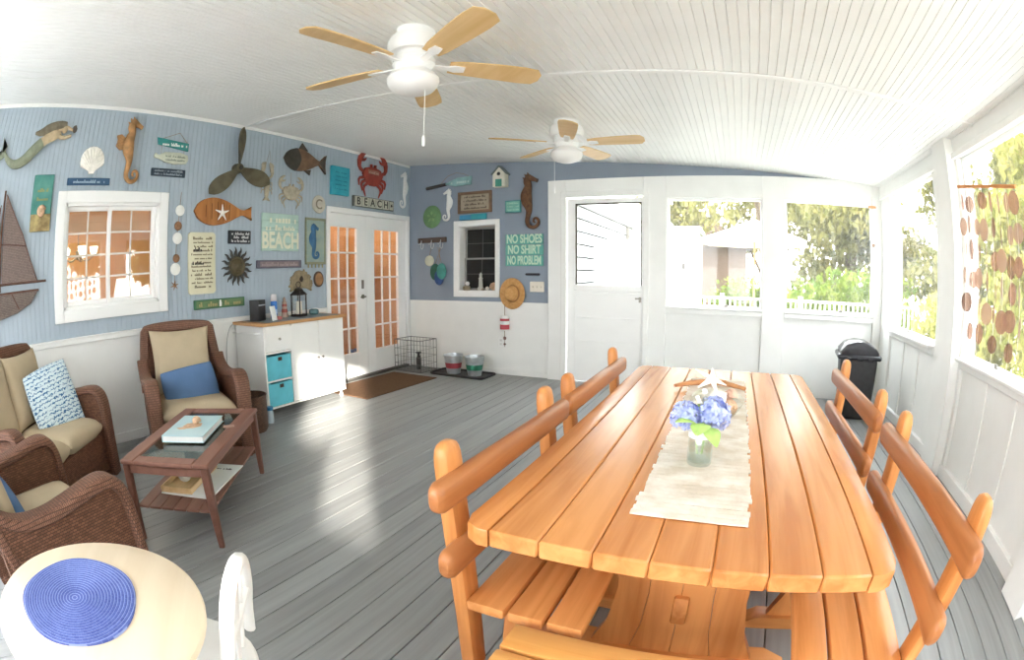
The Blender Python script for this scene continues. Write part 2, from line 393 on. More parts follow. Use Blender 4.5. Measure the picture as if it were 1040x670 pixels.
# right wall: sill height .865, header 2.25
RS, RH = .872, 2.2533
RO = [(-1.83, -.44), (-3.92, -2.44), (-5.95, -4.5)]
b = M()
b.bb(W, W+.14, Y0, .07, RH, 2.75, .003); b.bb(W+.03, W+.14, Y0, .07, 0, RS-.05, .0)
edges = [.07]+[v for o in RO for v in (o[1], o[0])]+[Y0]
for i in range(0, len(edges), 2): b.bb(W, W+.14, edges[i+1], edges[i], 0, RH, .003)
for y in (-2.24, -4.22): b.bb(W-.085, W+.01, y-.15, y+.15, 0, cz(W-.08)+.02, .005)
for y in (-.9, -1.36, -2.9, -3.38, -4.95, -5.4): b.bb(W+.015, W+.05, y-.03, y+.03, 0, RS-.06, .003)
struct(b.build('wall_right', WHITE))
for i, o in enumerate(RO): opening('window_%d' % (i+3), 'y', o[0], o[1], RS, RH, W, 1, .075)
b = M(); b.bb(W-.014, W+.03, Y0, -.05, 0, .09, .004); struct(b.build('baseboard_right', WHITE))
b = M(); b.bb(W-.03, W+.01, Y0, -.05, RH-.01, RH+.035, .004); struct(b.build('trim_5', WHITE))
# unseen wall behind the camera: openings shaped to aim the low sun
b = M()
b.bb(-.14, W+.14, Y0-.12, Y0, 2.22, 2.95); b.bb(5.2, 5.6, Y0-.12, Y0, .6, 1.46); b.bb(5.6, 6.1, Y0-.12, Y0, .6, 1.15); b.bb(-.14, W+.14, Y0-.12, Y0, 0, .62)
for x0, x1 in ((-.14, .5), (2.1, 2.4), (3.9, 4.2), (4.8, 5.2), (6.1, W+.14)): b.bb(x0, x1, Y0-.12, Y0, .6, 2.2)
struct(b.build('wall_front', WHITE))
# kitchen window in the left wall (sliding, two sashes with grilles)
b = M(); y0, y1, z0, z1 = KW
for q in ((y0-.095, y0+.004, z0-.095, z1+.095), (y1-.004, y1+.095, z0-.095, z1+.095), (y0, y1, z1-.004, z1+.095), (y0, y1, z0-.095, z0+.004)):
    b.bb(0, .022, q[0], q[1], q[2], q[3], .005)
for q in ((y0, y0+.03, z0, z1), (y1-.03, y1, z0, z1), (y0, y1, z1-.03, z1), (y0, y1, z0, z0+.03)): b.bb(-.14, .006, q[0], q[1], q[2], q[3], .003)
wn = struct(b.build('window_7', WHITE2)); ym = (y0+y1)/2-.005
for k, (a, c, xx) in enumerate(((y0+.03, ym+.02, -.075), (ym-.02, y1-.03, -.045))):
    s = M(); t = .035
    for q in ((a, a+t, z0+.03, z1-.03), (c-t, c, z0+.03, z1-.03), (a+t, c-t, z1-.03-t, z1-.03), (a+t, c-t, z0+.03, z0+.03+t)): s.bb(xx-.015, xx+.015, q[0], q[1], q[2], q[3], .003)
    so = s.build('sash', WHITE2, wn)
    g = M(); g.bb(xx-.003, xx+.003, (a+c)/2-.008, (a+c)/2+.008, z0+.065, z1-.065)
    for f_ in (.25, .5, .75): zz = z0+.065+(z1-z0-.13)*f_; g.bb(xx-.003, xx+.003, a+t, c-t, zz-.008, zz+.008)
    g.build('grille', paint('grille_white', (226, 222, 214), .4), so)
    p = M(); p.bb(xx-.006, xx-.0045, a+t-.01, c-t+.01, z0+.055, z1-.055); p.build('pane', GLASSK, so)
# french doors
b = M(); fy0, fy1, fz = FD
for q in ((fy0-.05, fy0+.012, 0, fz+.055), (fy1-.012, fy1+.05, 0, fz+.055), (fy0, fy1, fz-.012, fz+.055)): b.bb(0, .024, q[0], q[1], q[2], q[3], .005)
for q in ((fy0, fy0+.012, 0, fz), (fy1-.012, fy1, 0, fz), (fy0, fy1, fz-.012, fz)): b.bb(-.14, .004, q[0], q[1], q[2], q[3], .002)
struct(b.build('trim_6', WHITE2))
b = M(); b.bb(-.14, .035, fy0+.012, fy1-.012, 0, .03, .006); struct(b.build('trim_7', paint('threshold_metal', (92, 90, 86), .4, .1, metal=.5)))
for k, (a, c, g0, g1) in enumerate(((fy0+.015, -.914, -1.565, -1.09), (-.908, fy1-.015, -.75, -.242))):
    b = M(); gz0, gz1 = .335, 1.89; X0, X1 = -.055, -.012
    for q in ((a, g0, .034, fz-.015), (g1, c, .034, fz-.015), (g0, g1, .034, gz0), (g0, g1, gz1, fz-.015)): b.bb(X0, X1, q[0], q[1], q[2], q[3], .002)
    d = struct(b.build('door_1' if k == 0 else 'door_3', WHITE2))
    m = M()
    for i in (1, 2): yy = g0+(g1-g0)*i/3; m.bb(-.04, -.018, yy-.011, yy+.011, gz0, gz1, .003)
    for i in (1, 2, 3, 4): zz = gz0+(gz1-gz0)*i/5; m.bb(-.04, -.018, g0, g1, zz-.011, zz+.011, .003)
    m.build('muntins', WHITE2, d)
    p = M(); p.bb(-.032, -.028, g0-.005, g1+.005, gz0-.005, gz1+.005); p.build('pane', GLASSK, d)
    if k == 0:
        h = M(); h.bb(-.012, -.004, -1.012, -.965, 1.13, 1.24, .004); h.build('deadbolt_plate', NICKEL, d)
        h = M(); h.lathe([(0, 0), (.028, 0), (.028, .008), (0, .01)], 16, (-.012, -.985, 1.03), Matrix.Translation((-.012, -.985, 1.03)) @ Matrix.Rotation(PI/2, 4, 'Y') @ Matrix.Translation((.012, .985, -1.03)))
        h.tube([(-.01, -.985, 1.03), (.04, -.985, 1.03), (.045, -1.08, 1.025)], .01, 8); h.build('handle', NICKEL, d)
# small window of the back wall: deep white reveal, dark double-hung sash
b = M(); x0, x1, z0, z1 = BW
for q in ((x0-.075, x0+.004, z0-.07, z1+.07), (x1-.004, x1+.055, z0-.07, z1+.07), (x0, x1, z1-.004, z1+.07), (x0, x1, z0-.07, z0+.004)): b.bb(q[0], q[1], -.022, 0, q[2], q[3], .004)
for q in ((x0, x0+.012, z0, z1), (x1-.012, x1, z0, z1), (x0, x1, z1-.012, z1), (x0, x1, z0, z0+.015)): b.bb(q[0], q[1], -.01, .2, q[2], q[3], .002)
wn = struct(b.build('window_8', WHITE2)); zm = (z0+z1)/2+.0
for k, (a, c, yy) in enumerate(((z0+.015, zm+.012, .14), (zm-.012, z1-.012, .16))):
    s = M(); t = .028
    for q in ((x0+.012, x0+.012+t, a, c), (x1-.012-t, x1-.012, a, c), (x0+.012+t, x1-.012-t, a, a+t*(.8 if k else 1)), (x0+.012+t, x1-.012-t, c-t*(1 if k else .8), c)): s.bb(q[0], q[1], yy-.012, yy+.012, q[2], q[3], .002)
    so = s.build('sash', paint('sash_grey', (150, 150, 146), .5), wn)
    g = M(); g.bb(x0+.03, x1-.03, yy-.002, yy+.002, a+.02, c-.02); g.build('pane', DKGL, so)
    g = M(); xm = (x0+x1)/2; g.bb(xm-.004, xm+.004, yy-.004, yy+.004, a+.02, c-.02); g.bb(x0+.03, x1-.03, yy-.004, yy+.004, (a+c)/2-.004, (a+c)/2+.004); g.build('grille', paint('grille_dark', (84, 84, 82), .5), so)
# ------------------------------------------------------------------ dining table
tbl = thing('dining_table', 'long honey pine trestle dining table with plank top and clipped corners', 'table', (4.262, -3.825, 0))
TW, TL_ = 1.0, 1.085
b = M(); wd = [.075, .12, .12, .12, .13, .12, .12, .12, .075]; x = -.5
for i, w in enumerate(wd):
    x0, x1 = x+.0008, x+w-.0008; x += w
    if i in (0, 8):
        o = x0 if i == 0 else x1; n_ = x1 if i == 0 else x0; s = 1 if i == 0 else -1
        poly = [(n_, -TL_), (o+s*.045, -TL_), (o+s*.012, -TL_+.02), (o, -TL_+.06), (o, TL_-.06), (o+s*.012, TL_-.02), (o+s*.045, TL_), (n_, TL_)]
        b.prism(poly, .715, .76, .006)
    else: b.bb(x0, x1, -TL_, TL_, .715, .76, .005)
b.build('tabletop', PINE, tbl)
for yy in (-.6, .62):
    b = M(); zz = [.1, .14, .2, .35, .5, .62, .69, .715]; hw = [.285, .265, .235, .208, .208, .25, .30, .33]
    fr = [-1, -.52, -.02, .48, 1]
    for i in range(4):
        L_ = [(hw[k]*fr[i]+.001, zz[k]) for k in range(8)]; R_ = [(hw[k]*fr[i+1]-.001, zz[k]) for k in range(8)]
        b.prism(L_+R_[::-1], -.022, .022, .003, Matrix.Translation((0, yy, 0)) @ Matrix.Rotation(PI/2, 4, 'X'))
    b.build('trestle', PINEZ, tbl)
    b = M(); b.prism([(-.42, 0), (-.42, .05), (-.33, .1), (.33, .1), (.42, .05), (.42, 0)], -.05, .05, .006, Matrix.Translation((0, yy, 0)) @ Matrix.Rotation(PI/2, 4, 'X')); b.build('foot', PINEX, tbl)
b = M(); b.box((0, .01, .3), (.05, 1.3, .11), None, .008); b.build('stretcher', PINE, tbl)
# ------------------------------------------------------------------ benches with two-rail backs
def bench(name, label, loc, rz, L=.84, group='short benches with two-rail backs'):
    t = thing(name, label, 'bench', loc, (0, 0, rz), group)
    for x0, x1 in ((0, .112), (.122, .222), (.232, .33)):
        b = M(); b.bb(x0, x1, -L/2, L/2, .42, .455, .008, 2); b.build('seat_plank', PINE, t)
    for s in (-1, 1):
        y = s*(L/2-.05)
        b = M(); p = [(-.035, .395), (-.055, .37), (-.055, .0), (.0, .0), (.0, .395)]
        b.tube([(-.012, y, .16), (-.026, y, .45), (-.062, y, .80), (-.067, y, .855), (-.07, y, .89), (-.071, y, .90)], [.041, .041, .041, .041, .034, .016], 14, .62, (1, 0, 0), sq=.5, smooth=1)
        b.build('back_post', PINEZ, t)
        b = M(); b.prism([(.02, .055), (.09, .2), (.10, .42), (.235, .42), (.25, .2), (.32, .055)], -.02, .02, .004, Matrix.Translation((0, y, 0)) @ Matrix.Rotation(PI/2, 4, 'X')); b.build('leg', PINEZ, t)
        b = M(); b.prism([(-.1, 0), (-.1, .03), (-.06, .055), (.36, .055), (.4, .03), (.4, 0)], -.045, .045, .006, Matrix.Translation((0, y, 0)) @ Matrix.Rotation(PI/2, 4, 'X')); b.build('foot', PINEX, t)
        b = M(); b.lathe([(0, 0), (.011, .0), (.009, .006), (0, .008)], 12, (0, 0, 0), Matrix.Translation((-.024, y+s*.022, .44)) @ Matrix.Rotation(-s*PI/2, 4, 'X')); b.build('bolt', STEEL, t)
    for z, x in ((.605, -.012), (.79, -.030)):
        b = M(); b.tube([(x, -L/2-.078, z), (x, -L/2-.07, z), (x, -L/2-.055, z), (x, L/2+.055, z), (x, L/2+.07, z), (x, L/2+.078, z)], [.022, .035, .042, .042, .035, .022], 16, .6, (1, 0, 0), sq=.3); b.build('back_rail', PINED, t)
    return t
bench('bench', 'backed pine bench on the left of the table, end nearest the camera', (3.715, -4.425, 0), 0, .78)
bench('bench', 'backed pine bench on the left of the table, far one near the white door', (3.715, -3.42, 0), 0, .90)
bench('bench', 'backed pine bench on the right of the table, near one by the front corner', (4.925, -4.47, 0), PI, .86)
bench('bench', 'backed pine bench on the right of the table, far one by the black bin', (4.925, -3.36, 0), PI, .86)
t = thing('bench', 'low backless pine bench across the near end of the table', 'bench', (4.205, -5.0, 0))
for y0, y1 in ((-.16, -.06), (-.05, .05), (.06, .16)):
    b = M(); b.bb(-.33, .33, y0, y1, .415, .45, .008, 2); b.build('seat_plank', wood('pale_pine', (222, 158, 84), (240, 184, 110), 'X', .35, 11), t)
for s in (-1, 1):
    b = M(); b.prism([(-.13, 0), (-.11, .2), (-.13, .415), (.13, .415), (.11, .2), (.13, 0)], -.02, .02, .004, Matrix.Translation((s*.24, 0, 0)) @ Euler((PI/2, 0, PI/2)).to_matrix().to_4x4()); b.build('leg', PINEZ, t)
# ------------------------------------------------------------------ table runner and centrepiece
b = M(); n = 26; x0, x1, ya, yc_ = 4.115, 4.40, -4.715, -3.06
rn = random.Random(3)
for i in range(64):
    y = ya+(yc_-ya)*i/64; e = rn.uniform(-.006, .006)
    b.tube([(x0+e, y+.013, .7645), ((x0+x1)/2, y+.013, .7655+rn.uniform(0, .001)), (x1+e, y+.013, .7645)], .0135, 6, .32, (0, 0, 1))
tag(b.build('table_runner', paint('woven_runner', (245, 237, 226), .95, .1, 14, bump=.5, bscale=260, c2=(222, 207, 188), spec=.1)), 'cream woven table runner down the middle of the pine table', 'table runner')
v = thing('mason_jar', 'clear glass mason jar vase holding blue hydrangeas on the runner', 'vase', (4.245, -4.35, .7712))
b = M(); b.lathe([(0, 0), (.034, 0), (.037, .006), (.037, .085), (.03, .102), (.028, .106), (.03, .108), (.03, .125), (.028, .128), (.026, .128), (.026, .106), (.034, .085), (.034, .01), (0, .008)], 24); b.build('glass', glassy('jar_glass', (.97, .99, .98), .14, .05, .10), v)
b = M(); b.lathe([(.0305, .083), (.039, .086), (.039, .098), (.0315, .104)], 24); b.build('collar', WHITE, v)
b = M(); b.lathe([(0, .012), (.032, .012), (.032, .06), (0, .06)], 20); b.build('water', glassy('water', (.9, .95, .93), .08), v)
HYD = paint('hydrangea_blue', (158, 172, 230), .8, .2, 40, c2=(204, 212, 246), spec=.1); LEAFH = paint('hydrangea_leaf', (172, 204, 116), .6, .15, 30, spec=.2)
def hydrangea(x, y, z, r, sd, lab):
    rn = random.Random(sd); h = thing('hydrangea', lab, 'flower', (x, y, z), (0, 0, 0), 'hydrangeas in the jar')
    b = M()
    for i in range(95):
        a, c = rn.uniform(0, 2*PI), rn.uniform(-.75, 1); s_ = math.sqrt(1-c*c); d = Vector((s_*math.cos(a), s_*math.sin(a), c)); p = d*r*rn.uniform(.85, 1.05)
        q = d.to_track_quat('Z', 'Y').to_matrix().to_4x4()
        for k in range(4):
            th = k*PI/2+rn.uniform(-.2, .2); mt = Matrix.Translation(p) @ q @ Matrix.Rotation(th, 4, 'Z')
            b.bm.faces.new([b.bm.verts.new(mt @ Vector(t)) for t in ((0, 0, 0), (.008, -.006, .003), (.015, 0, .005), (.008, .006, .003))])
    b.ball((0, 0, 0), r*.8, (1, 1, .9), 2); b.build('petals', HYD, h)
    b = M(); jx, jy = 4.245-x, -4.35-y
    b.tube([(0, 0, -r*.4), (jx*.6, jy*.6, -(z-.89)), (jx*.85, jy*.85, -(z-.80))], .0035, 6); b.build('stem', LEAFH, h)
    return h
hydrangea(4.19, -4.33, .905, .043, 1, 'blue hydrangea head on the left of the mason jar')
hydrangea(4.275, -4.305, .912, .05, 2, 'larger blue hydrangea head on the right of the mason jar')
b = M()
for (p0, p1, w) in (((4.235, -4.37, .89), (4.17, -4.42, .91), .028), ((4.25, -4.38, .90), (4.235, -4.45, .885), .03), ((4.26, -4.36, .885), (4.295, -4.40, .84), .03), ((4.24, -4.33, .89), (4.225, -4.28, .93), .025)):
    a, c = Vector(p0), Vector(p1); s_ = (c-a).cross(Vector((0, 0, 1))).normalized(); n_ = 6
    L_ = []
    for i in range(n_+1):
        f_ = i/n_; q = a.lerp(c, f_)+Vector((0, 0, .012*math.sin(PI*f_))); ww = w*math.sin(PI*min(.98, f_*.9+.08))
        L_.append((q-s_*ww, q+Vector((0, 0, .004)), q+s_*ww))
    for A, B in zip(L_, L_[1:]):
        for k in (0, 1): b.bm.faces.new([b.bm.verts.new(t) for t in (A[k], A[k+1], B[k+1], B[k])])
b._done(); b.build('leaves', LEAFH, v, (-4.245, 4.35, -.769))
SHELLW = paint('shell_white', (246, 242, 234), .6, .08, 25, bump=.2); SHELLT = paint('shell_tan', (214, 178, 146), .55, .2, 30, bump=.2); SHELLP = paint('shell_pink', (226, 180, 158), .5, .15, 25)
def star_mesh(b, r, t, c=(0, 0, 0), rot=None, k=5):
    mt = Matrix.Translation(c) @ (rot.to_matrix().to_4x4() if rot else Matrix())
    for i in range(k):
        a = 2*PI*i/k; pts = [mt @ Vector((math.cos(a)*r*f_, math.sin(a)*r*f_, t*(1-f_)*.6+.2*t)) for f_ in (0, .25, .5, .8, 1)]
        b.tube(pts, [r*.2, r*.17, r*.12, r*.075, r*.035], 8, .6, mt.to_3x3() @ Vector((0, 0, 1)))
    return b
def spiral_shell(b, c, r, rot, turns=3):
    mt = Matrix.Translation(c) @ rot.to_matrix().to_4x4(); pts = []; rr = []
    for i in range(40):
        f_ = i/39; a = 2*PI*turns*f_; q = r*.55*(1-f_)**.8
        pts.append(mt @ Vector((math.cos(a)*q, math.sin(a)*q, r*1.5*f_))); rr.append(max(.06*r, r*.5*(1-f_)))
    b.tube(pts, rr, 10, 1, (0, 0, 1)); return b
def scallop(b, r, t, k=9, mat=None):
    poly = [(-r*.22, -r*.85), (-r*.28, -r*.62)]
    for i in range(25):
        a = PI*(1.12-1.24*i/24); q = r*(1+.03*math.cos(a*k*2)); poly.append((math.cos(a)*q*.98, math.sin(a)*q*.9-.02*r))
    poly += [(r*.28, -r*.62), (r*.22, -r*.85)]
    b.prism(poly, 0, t*.5, t*.2, mat)
    for i in range(k):
        a = PI*(.06+.88*i/(k-1)); p = [Vector((math.cos(a)*r*f_*.92, -.75*r*(1-f_)+math.sin(a)*r*.86*f_, t*.45+t*.35*math.sin(PI*f_))) for f_ in (0, .3, .6, .9, 1)]
        if mat: p = [mat @ q for q in p]
        b.tube(p, [r*.02, r*.05, r*.075, r*.085, r*.05], 6)
    return b
dz = .7712
d = thing('seashell_dish', 'shallow clear oblong dish of seashells at the far end of the runner', 'dish', (4.27, -3.72, dz))
b = M(); ov = [(.115*math.cos(2*PI*i/28), .2*math.sin(2*PI*i/28)) for i in range(28)]
b.prism([(x*.75, y*.75) for x, y in ov], 0, .006)
for f0, z0, f1, z1 in ((.75, .004, .93, .03), (.93, .03, 1, .05)):
    for i in range(28):
        j = (i+1) % 28; b.quad((ov[i][0]*f0, ov[i][1]*f0, z0), (ov[j][0]*f0, ov[j][1]*f0, z0), (ov[j][0]*f1, ov[j][1]*f1, z1), (ov[i][0]*f1, ov[i][1]*f1, z1))
b.build('bowl', glassy('dish_glass', (.92, .95, .93), .2), d)
b = M(); star_mesh(b, .085, .03); tag(b.build('starfish', SHELLW, None, (4.23, -3.62, dz+.095), (.7, .25, .5)), 'white starfish leaning on the shells in the oblong dish', 'starfish')
for k, (px, py, pz, r, rt, m_, lb) in enumerate(((4.325, -3.80, .035, .035, (1.4, .2, .6), SHELLT, 'tan spiral seashell at the near right of the oblong dish'), (4.27, -3.70, .04, .042, (1.2, 0, 2.4), SHELLW, 'white spiral seashell in the middle of the oblong dish'),
        (4.33, -3.63, .04, .036, (1.3, 0, -1.0), SHELLP, 'pink spiral seashell on the right of the oblong dish'), (4.225, -3.73, .03, .03, (1.1, .4, 1.4), paint('shell_grey', (176, 178, 180), .5, .15, 25), 'grey spiral seashell on the left of the oblong dish'))):
    b = M(); spiral_shell(b, (0, 0, 0), r, Euler(rt)); tag(b.build('seashell', m_, None, (px, py, dz+pz)), lb, 'shell', 'seashells in the dish')
b = M(); b.tube([(4.05, -3.36, .783), (4.13, -3.31, .792), (4.22, -3.26, .794), (4.31, -3.27, .79), (4.40, -3.32, .782)], [.008, .014, .015, .013, .009], 8, smooth=1); b.tube([(4.2, -3.27, .795), (4.24, -3.2, .79), (4.3, -3.17, .783)], [.01, .008, .004], 6)
tag(b.build('driftwood', wood('driftwood_brown', (168, 112, 70), (202, 146, 98), 'X', .7, 20)), 'brown driftwood stick lying behind the shell dish', 'driftwood')
# ------------------------------------------------------------------ wicker seats (local +Y is the front)
TUFT = paint('tuft_thread', (140, 118, 84), .9)
def wicker_seat(name, label, cat, loc, rz, w, nc, d=.78):
    t = thing(name, label, cat, loc, (0, 0, rz)); hw = w/2
    ap = [(-.34, .70), (-.30, .645), (-.20, .60), (-.05, .585), (.12, .605), (.26, .63), (.335, .625), (.385, .575), (.40, .48), (.40, .25), (.395, .03)]
    for s in (-1, 1):
        X = lambda f_: s*(hw-.055)
        b = M(); poly = [(y, z-.02) for y, z in ap]+[(-.36, .03), (-.38, .3)]
        b.prism(poly, -.02, .02, 0, Matrix.Translation((s*(hw-.05), 0, 0)) @ Matrix(((0, 0, 1, 0), (1, 0, 0, 0), (0, 1, 0, 0), (0, 0, 0, 1))))
        a = b.build('arm', WICK, t)
        b = M(); b.tube([(s*(hw-.05), y, z) for y, z in ap], [.024, .024, .025, .026, .027, .028, .028, .028, .027, .025, .024], 12, 2.1, (1, 0, 0), sq=.45, smooth=2)
        b.build('arm_rim', WICKR, a)
    # leaning back: wider at the arms, narrower at the top
    tilt = Matrix.Translation((0, -.27, .30)) @ Matrix.Rotation(.24, 4, 'X')
    up = Matrix(((1, 0, 0, 0), (0, 0, -1, 0), (0, 1, 0, 0), (0, 0, 0, 1)))
    ht = .64; bw0, bw1 = hw-.06, hw-.1
    outl = [(-bw0, -.22), (-bw0-.005, .15), (-bw0+.0, .32)]+[(-bw1*math.cos(PI*i/12)*1.0, ht+.03*math.sin(PI*i/12)) for i in range(13)]+[(bw0, .32), (bw0+.005, .15), (bw0, -.22)]
    b = M(); b.prism(outl, -.0, .035, 0, tilt @ up); bp = b.build('backrest', WICK, t)
    b = M(); rim = [tilt @ up @ Vector((x, y, -.005)) for x, y in outl[1:-1]]; b.tube(rim, .042, 10, .8, (0, 1, 0), sq=.4); b.build('back_rim', WICKR, bp)
    b = M(); b.bb(-hw+.07, hw-.07, .31, .345, .06, .33, .01); b.bb(-hw+.07, hw-.07, -.30, .33, .28, .315, .005); b.build('seat_base', WICK, t)
    cw = (w-.2)/nc
    for i in range(nc):
        cx_ = -hw+.1+cw*(i+.5)
        b = M(); b.pillow(cw-.004, .62, .15, 12, 0, 8, Matrix.Translation((cx_, .07, .385))); b.build('seat_cushion', TAN, t)
        b = M(); b.pillow(cw*.99-(.05 if nc == 1 else .0), .52, .17, 14, .09, 3.2 if nc == 1 else 4.5, tilt @ Matrix.Translation((cx_*.93, .105, .372)) @ up); c = b.build('back_cushion', TAN, t)
        for q in (-.16, .16):
            p = tilt @ Vector((cx_+q*cw/.6, .172, .33)); b = M(); b.ball(p, .012, (1.8, .5, .7), 1); b.build('tuft', TUFT, c)
    for s in (-1, 1):
        b = M(); b.box((s*(hw-.06), -.31, .04), (.05, .05, .08), None, .008); b.build('leg', WICKR, t)
    return t
wicker_seat('wicker_armchair', 'brown wicker armchair with tan cushions against the wall beside the white cabinet', 'armchair', (.72, -3.93, 0), facing(.95, -.31), .80, 1)
wicker_seat('wicker_armchair', 'brown wicker armchair in the left foreground, seen over its arm beside the round table', 'armchair', (2.12, -5.70, 0), facing(-.22, .975), .88, 1)
wicker_seat('wicker_loveseat', 'brown wicker loveseat with two tan seat cushions below the sliding window', 'sofa', (.84, -5.43, 0), facing(.75, .66), 1.27, 2)
def throw_pillow(name, label, loc, rot, w, h, t_, mat, cat='pillow'):
    b = M(); b.pillow(w, h, t_, 14, -.05, 2.2); return tag(b.build(name, mat, None, loc, rot), label, cat)
def pattern_mat():
    m, nt, b = new_mat('ikat_pattern'); tc = nt.nodes.new('ShaderNodeTexCoord'); mp = nt.nodes.new('ShaderNodeMapping'); mp.inputs['Scale'].default_value = (1, 1, 1); nt.links.new(tc.outputs['UV'], mp.inputs[0])
    w = nt.nodes.new('ShaderNodeTexWave'); w.wave_type = 'BANDS'; w.bands_direction = 'Y'; w.inputs['Scale'].default_value = 11; w.inputs['Distortion'].default_value = 5; w.inputs['Detail'].default_value = 1; w.inputs['Detail Scale'].default_value = 4
    v = nt.nodes.new('ShaderNodeTexVoronoi'); v.inputs['Scale'].default_value = 30
    nt.links.new(mp.outputs[0], w.inputs['Vector']); nt.links.new(mp.outputs[0], v.inputs['Vector'])
    r = nt.nodes.new('ShaderNodeValToRGB'); r.color_ramp.interpolation = 'CONSTANT'; e = r.color_ramp.elements
    e[0].position = 0; e[0].color = srgb(58, 104, 150); e[1].position = .42; e[1].color = srgb(214, 226, 230); e.new(.55).color = srgb(130, 176, 204); e.new(.7).color = srgb(206, 222, 228)
    ad = nt.nodes.new('ShaderNodeMath'); ad.operation = 'MULTIPLY_ADD'; ad.inputs[1].default_value = .5
    nt.links.new(v.outputs['Distance'], ad.inputs[0]); nt.links.new(w.outputs['Fac'], ad.inputs[2]); nt.links.new(ad.outputs[0], r.inputs[0]); nt.links.new(r.outputs[0], b.inputs['Base Color']); b.inputs['Roughness'].default_value = .9
    return m
IKAT = pattern_mat()
throw_pillow('throw_pillow', 'plain blue lumbar pillow on the far armchair beside the cabinet', (.77, -3.945, .54), (PI/2-.42, -.12, facing(.95, -.31)+PI), .44, .27, .14, DENIM)
throw_pillow('throw_pillow', 'blue and white patterned square pillow on the wicker loveseat', (.66, -5.17, .61), (PI/2-.36, -.16, facing(.97, .22)+PI), .45, .45, .13, IKAT)
throw_pillow('throw_pillow', 'plain blue pillow on the foreground armchair at the left photo edge', (2.10, -5.84, .52), (PI/2-.42, .0, facing(-.22, .975)+PI), .42, .28, .13, DENIM)
# ------------------------------------------------------------------ coffee table
ct = thing('coffee_table', 'brown coffee table with glass top and slatted lower shelf in front of the loveseat', 'table', (1.655, -4.42, 0), (0, 0, facing(-.63, .78)))
CB = wood('brown_resin_slats', (120, 82, 70), (138, 98, 84), 'Y', .5, 10)
hx, hy = .275, .53
b = M()
for q in ((-hx, -hx+.09, -hy, hy), (hx-.09, hx, -hy, hy), (-hx+.09, hx-.09, -hy, -hy+.09), (-hx+.09, hx-.09, hy-.09, hy)): b.bb(q[0], q[1], q[2], q[3], .435, .46, .006)
b.build('top_frame', CB, ct)
b = M(); b.bb(-hx+.085, hx-.085, -hy+.085, hy-.085, .444, .452); b.build('glass_top', GLASSG, ct)
b = M()
for q in ((-hx+.02, -hx+.04, -hy+.02, hy-.02), (hx-.04, hx-.02, -hy+.02, hy-.02), (-hx+.02, hx-.02, -hy+.02, -hy+.04), (-hx+.02, hx-.02, hy-.04, hy-.02)): b.bb(q[0], q[1], q[2], q[3], .385, .435, .003)
b.build('apron', CB, ct)
for sx in (-1, 1):
    for sy in (-1, 1):
        b = M(); b.tube([(sx*(hx-.03), sy*(hy-.03), .435), (sx*(hx-.025), sy*(hy-.025), .25), (sx*(hx-.022), sy*(hy-.015), .0)], [.024, .023, .016], 10, 1, (0, 1, 0), sq=.5); b.build('leg', LEGM, ct)
b = M()
for i in range(6): yy = -hx+.035+i*(2*hx-.07)/6; b.bb(yy+.002, yy+(2*hx-.07)/6-.002, -hy+.03, hy-.03, .185, .2, .003)
b.build('shelf', CB, ct)
A = facing(-.63, .78)
def ctp(u, v, z): return (1.655+math.cos(A)*u-math.sin(A)*v, -4.42+math.sin(A)*u+math.cos(A)*v, z)
bk = thing('book', 'pale blue coffee table book with a shell picture on its cover on the glass top', 'book', ctp(.0, -.0, .4605), (0, 0, A+.03))
b = M(); b.bb(-.135, .135, -.21, .21, 0, .004, .001); b.bb(-.135, .135, -.21, .21, .034, .038, .001); b.bb(-.135, -.131, -.21, .21, 0, .038, .001); b.build('cover', paint('book_blue', (178, 214, 224), .3, .05, 4, c2=(196, 224, 230)), bk)
b = M(); b.bb(-.131, .129, -.204, .204, .004, .034); b.build('pages', WHITE, bk)
b = M(); b.prism([(-.06, -.03), (-.03, -.07), (.02, -.06), (.06, -.02), (.05, .04), (0, .06), (-.05, .03)], .038, .0386); b.prism([(-.09, -.06), (-.06, -.09), (-.02, -.075), (-.05, -.04)], .038, .0386); b.build('cover_picture', SHELLT, bk)
b = M(); spiral_shell(b, (0, 0, 0), .03, Euler((1.35, .3, .8))); tag(b.build('seashell', SHELLT, None, ctp(.02, .02, .52)), 'tan spiral seashell resting on the pale blue book', 'shell')
b = M(); b.bb(-.035, .035, -.022, .022, 0, .006, .002); tag(b.build('coaster', paint('coaster_tan', (170, 140, 126), .6), None, ctp(.2, .1, .4605), (0, 0, A+.3)), 'small tan coaster on the glass beside the blue book', 'coaster')
mg = thing('magazine', 'white magazine lying on the lower shelf of the coffee table', 'magazine', ctp(.05, -.1, .2005), (0, 0, A-.12))
b = M(); b.bb(-.17, .17, -.25, .25, 0, .008, .002); b.build('pages', WHITE, mg)
b = scrawl(None, None, .02, .12, .17, .018, .009, None, random.Random(2)); b.build('lettering', LETD, mg)
ty = thing('wooden_tray', 'light wooden tray with shells on the white magazine under the coffee table', 'tray', ctp(-.03, -.12, .2095), (0, 0, A-.06))
TRW = wood('light_tray_wood', (206, 170, 122), (224, 192, 146), 'Y', .5, 14)
b = M(); b.bb(-.105, .105, -.21, .21, 0, .008, .002)
for q in ((-.105, -.09, -.21, .21), (.09, .105, -.21, .21), (-.09, .09, -.21, -.195), (-.09, .09, .195, .21)): b.bb(q[0], q[1], q[2], q[3], .008, .035, .003)
b.build('tray_body', TRW, ty)
b = M(); spiral_shell(b, (0, 0, 0), .05, Euler((1.3, 0, 1))); tag(b.build('seashell', SHELLW, None, ctp(-.02, -.2, .27)), 'white spiral seashell in the wooden tray', 'shell')
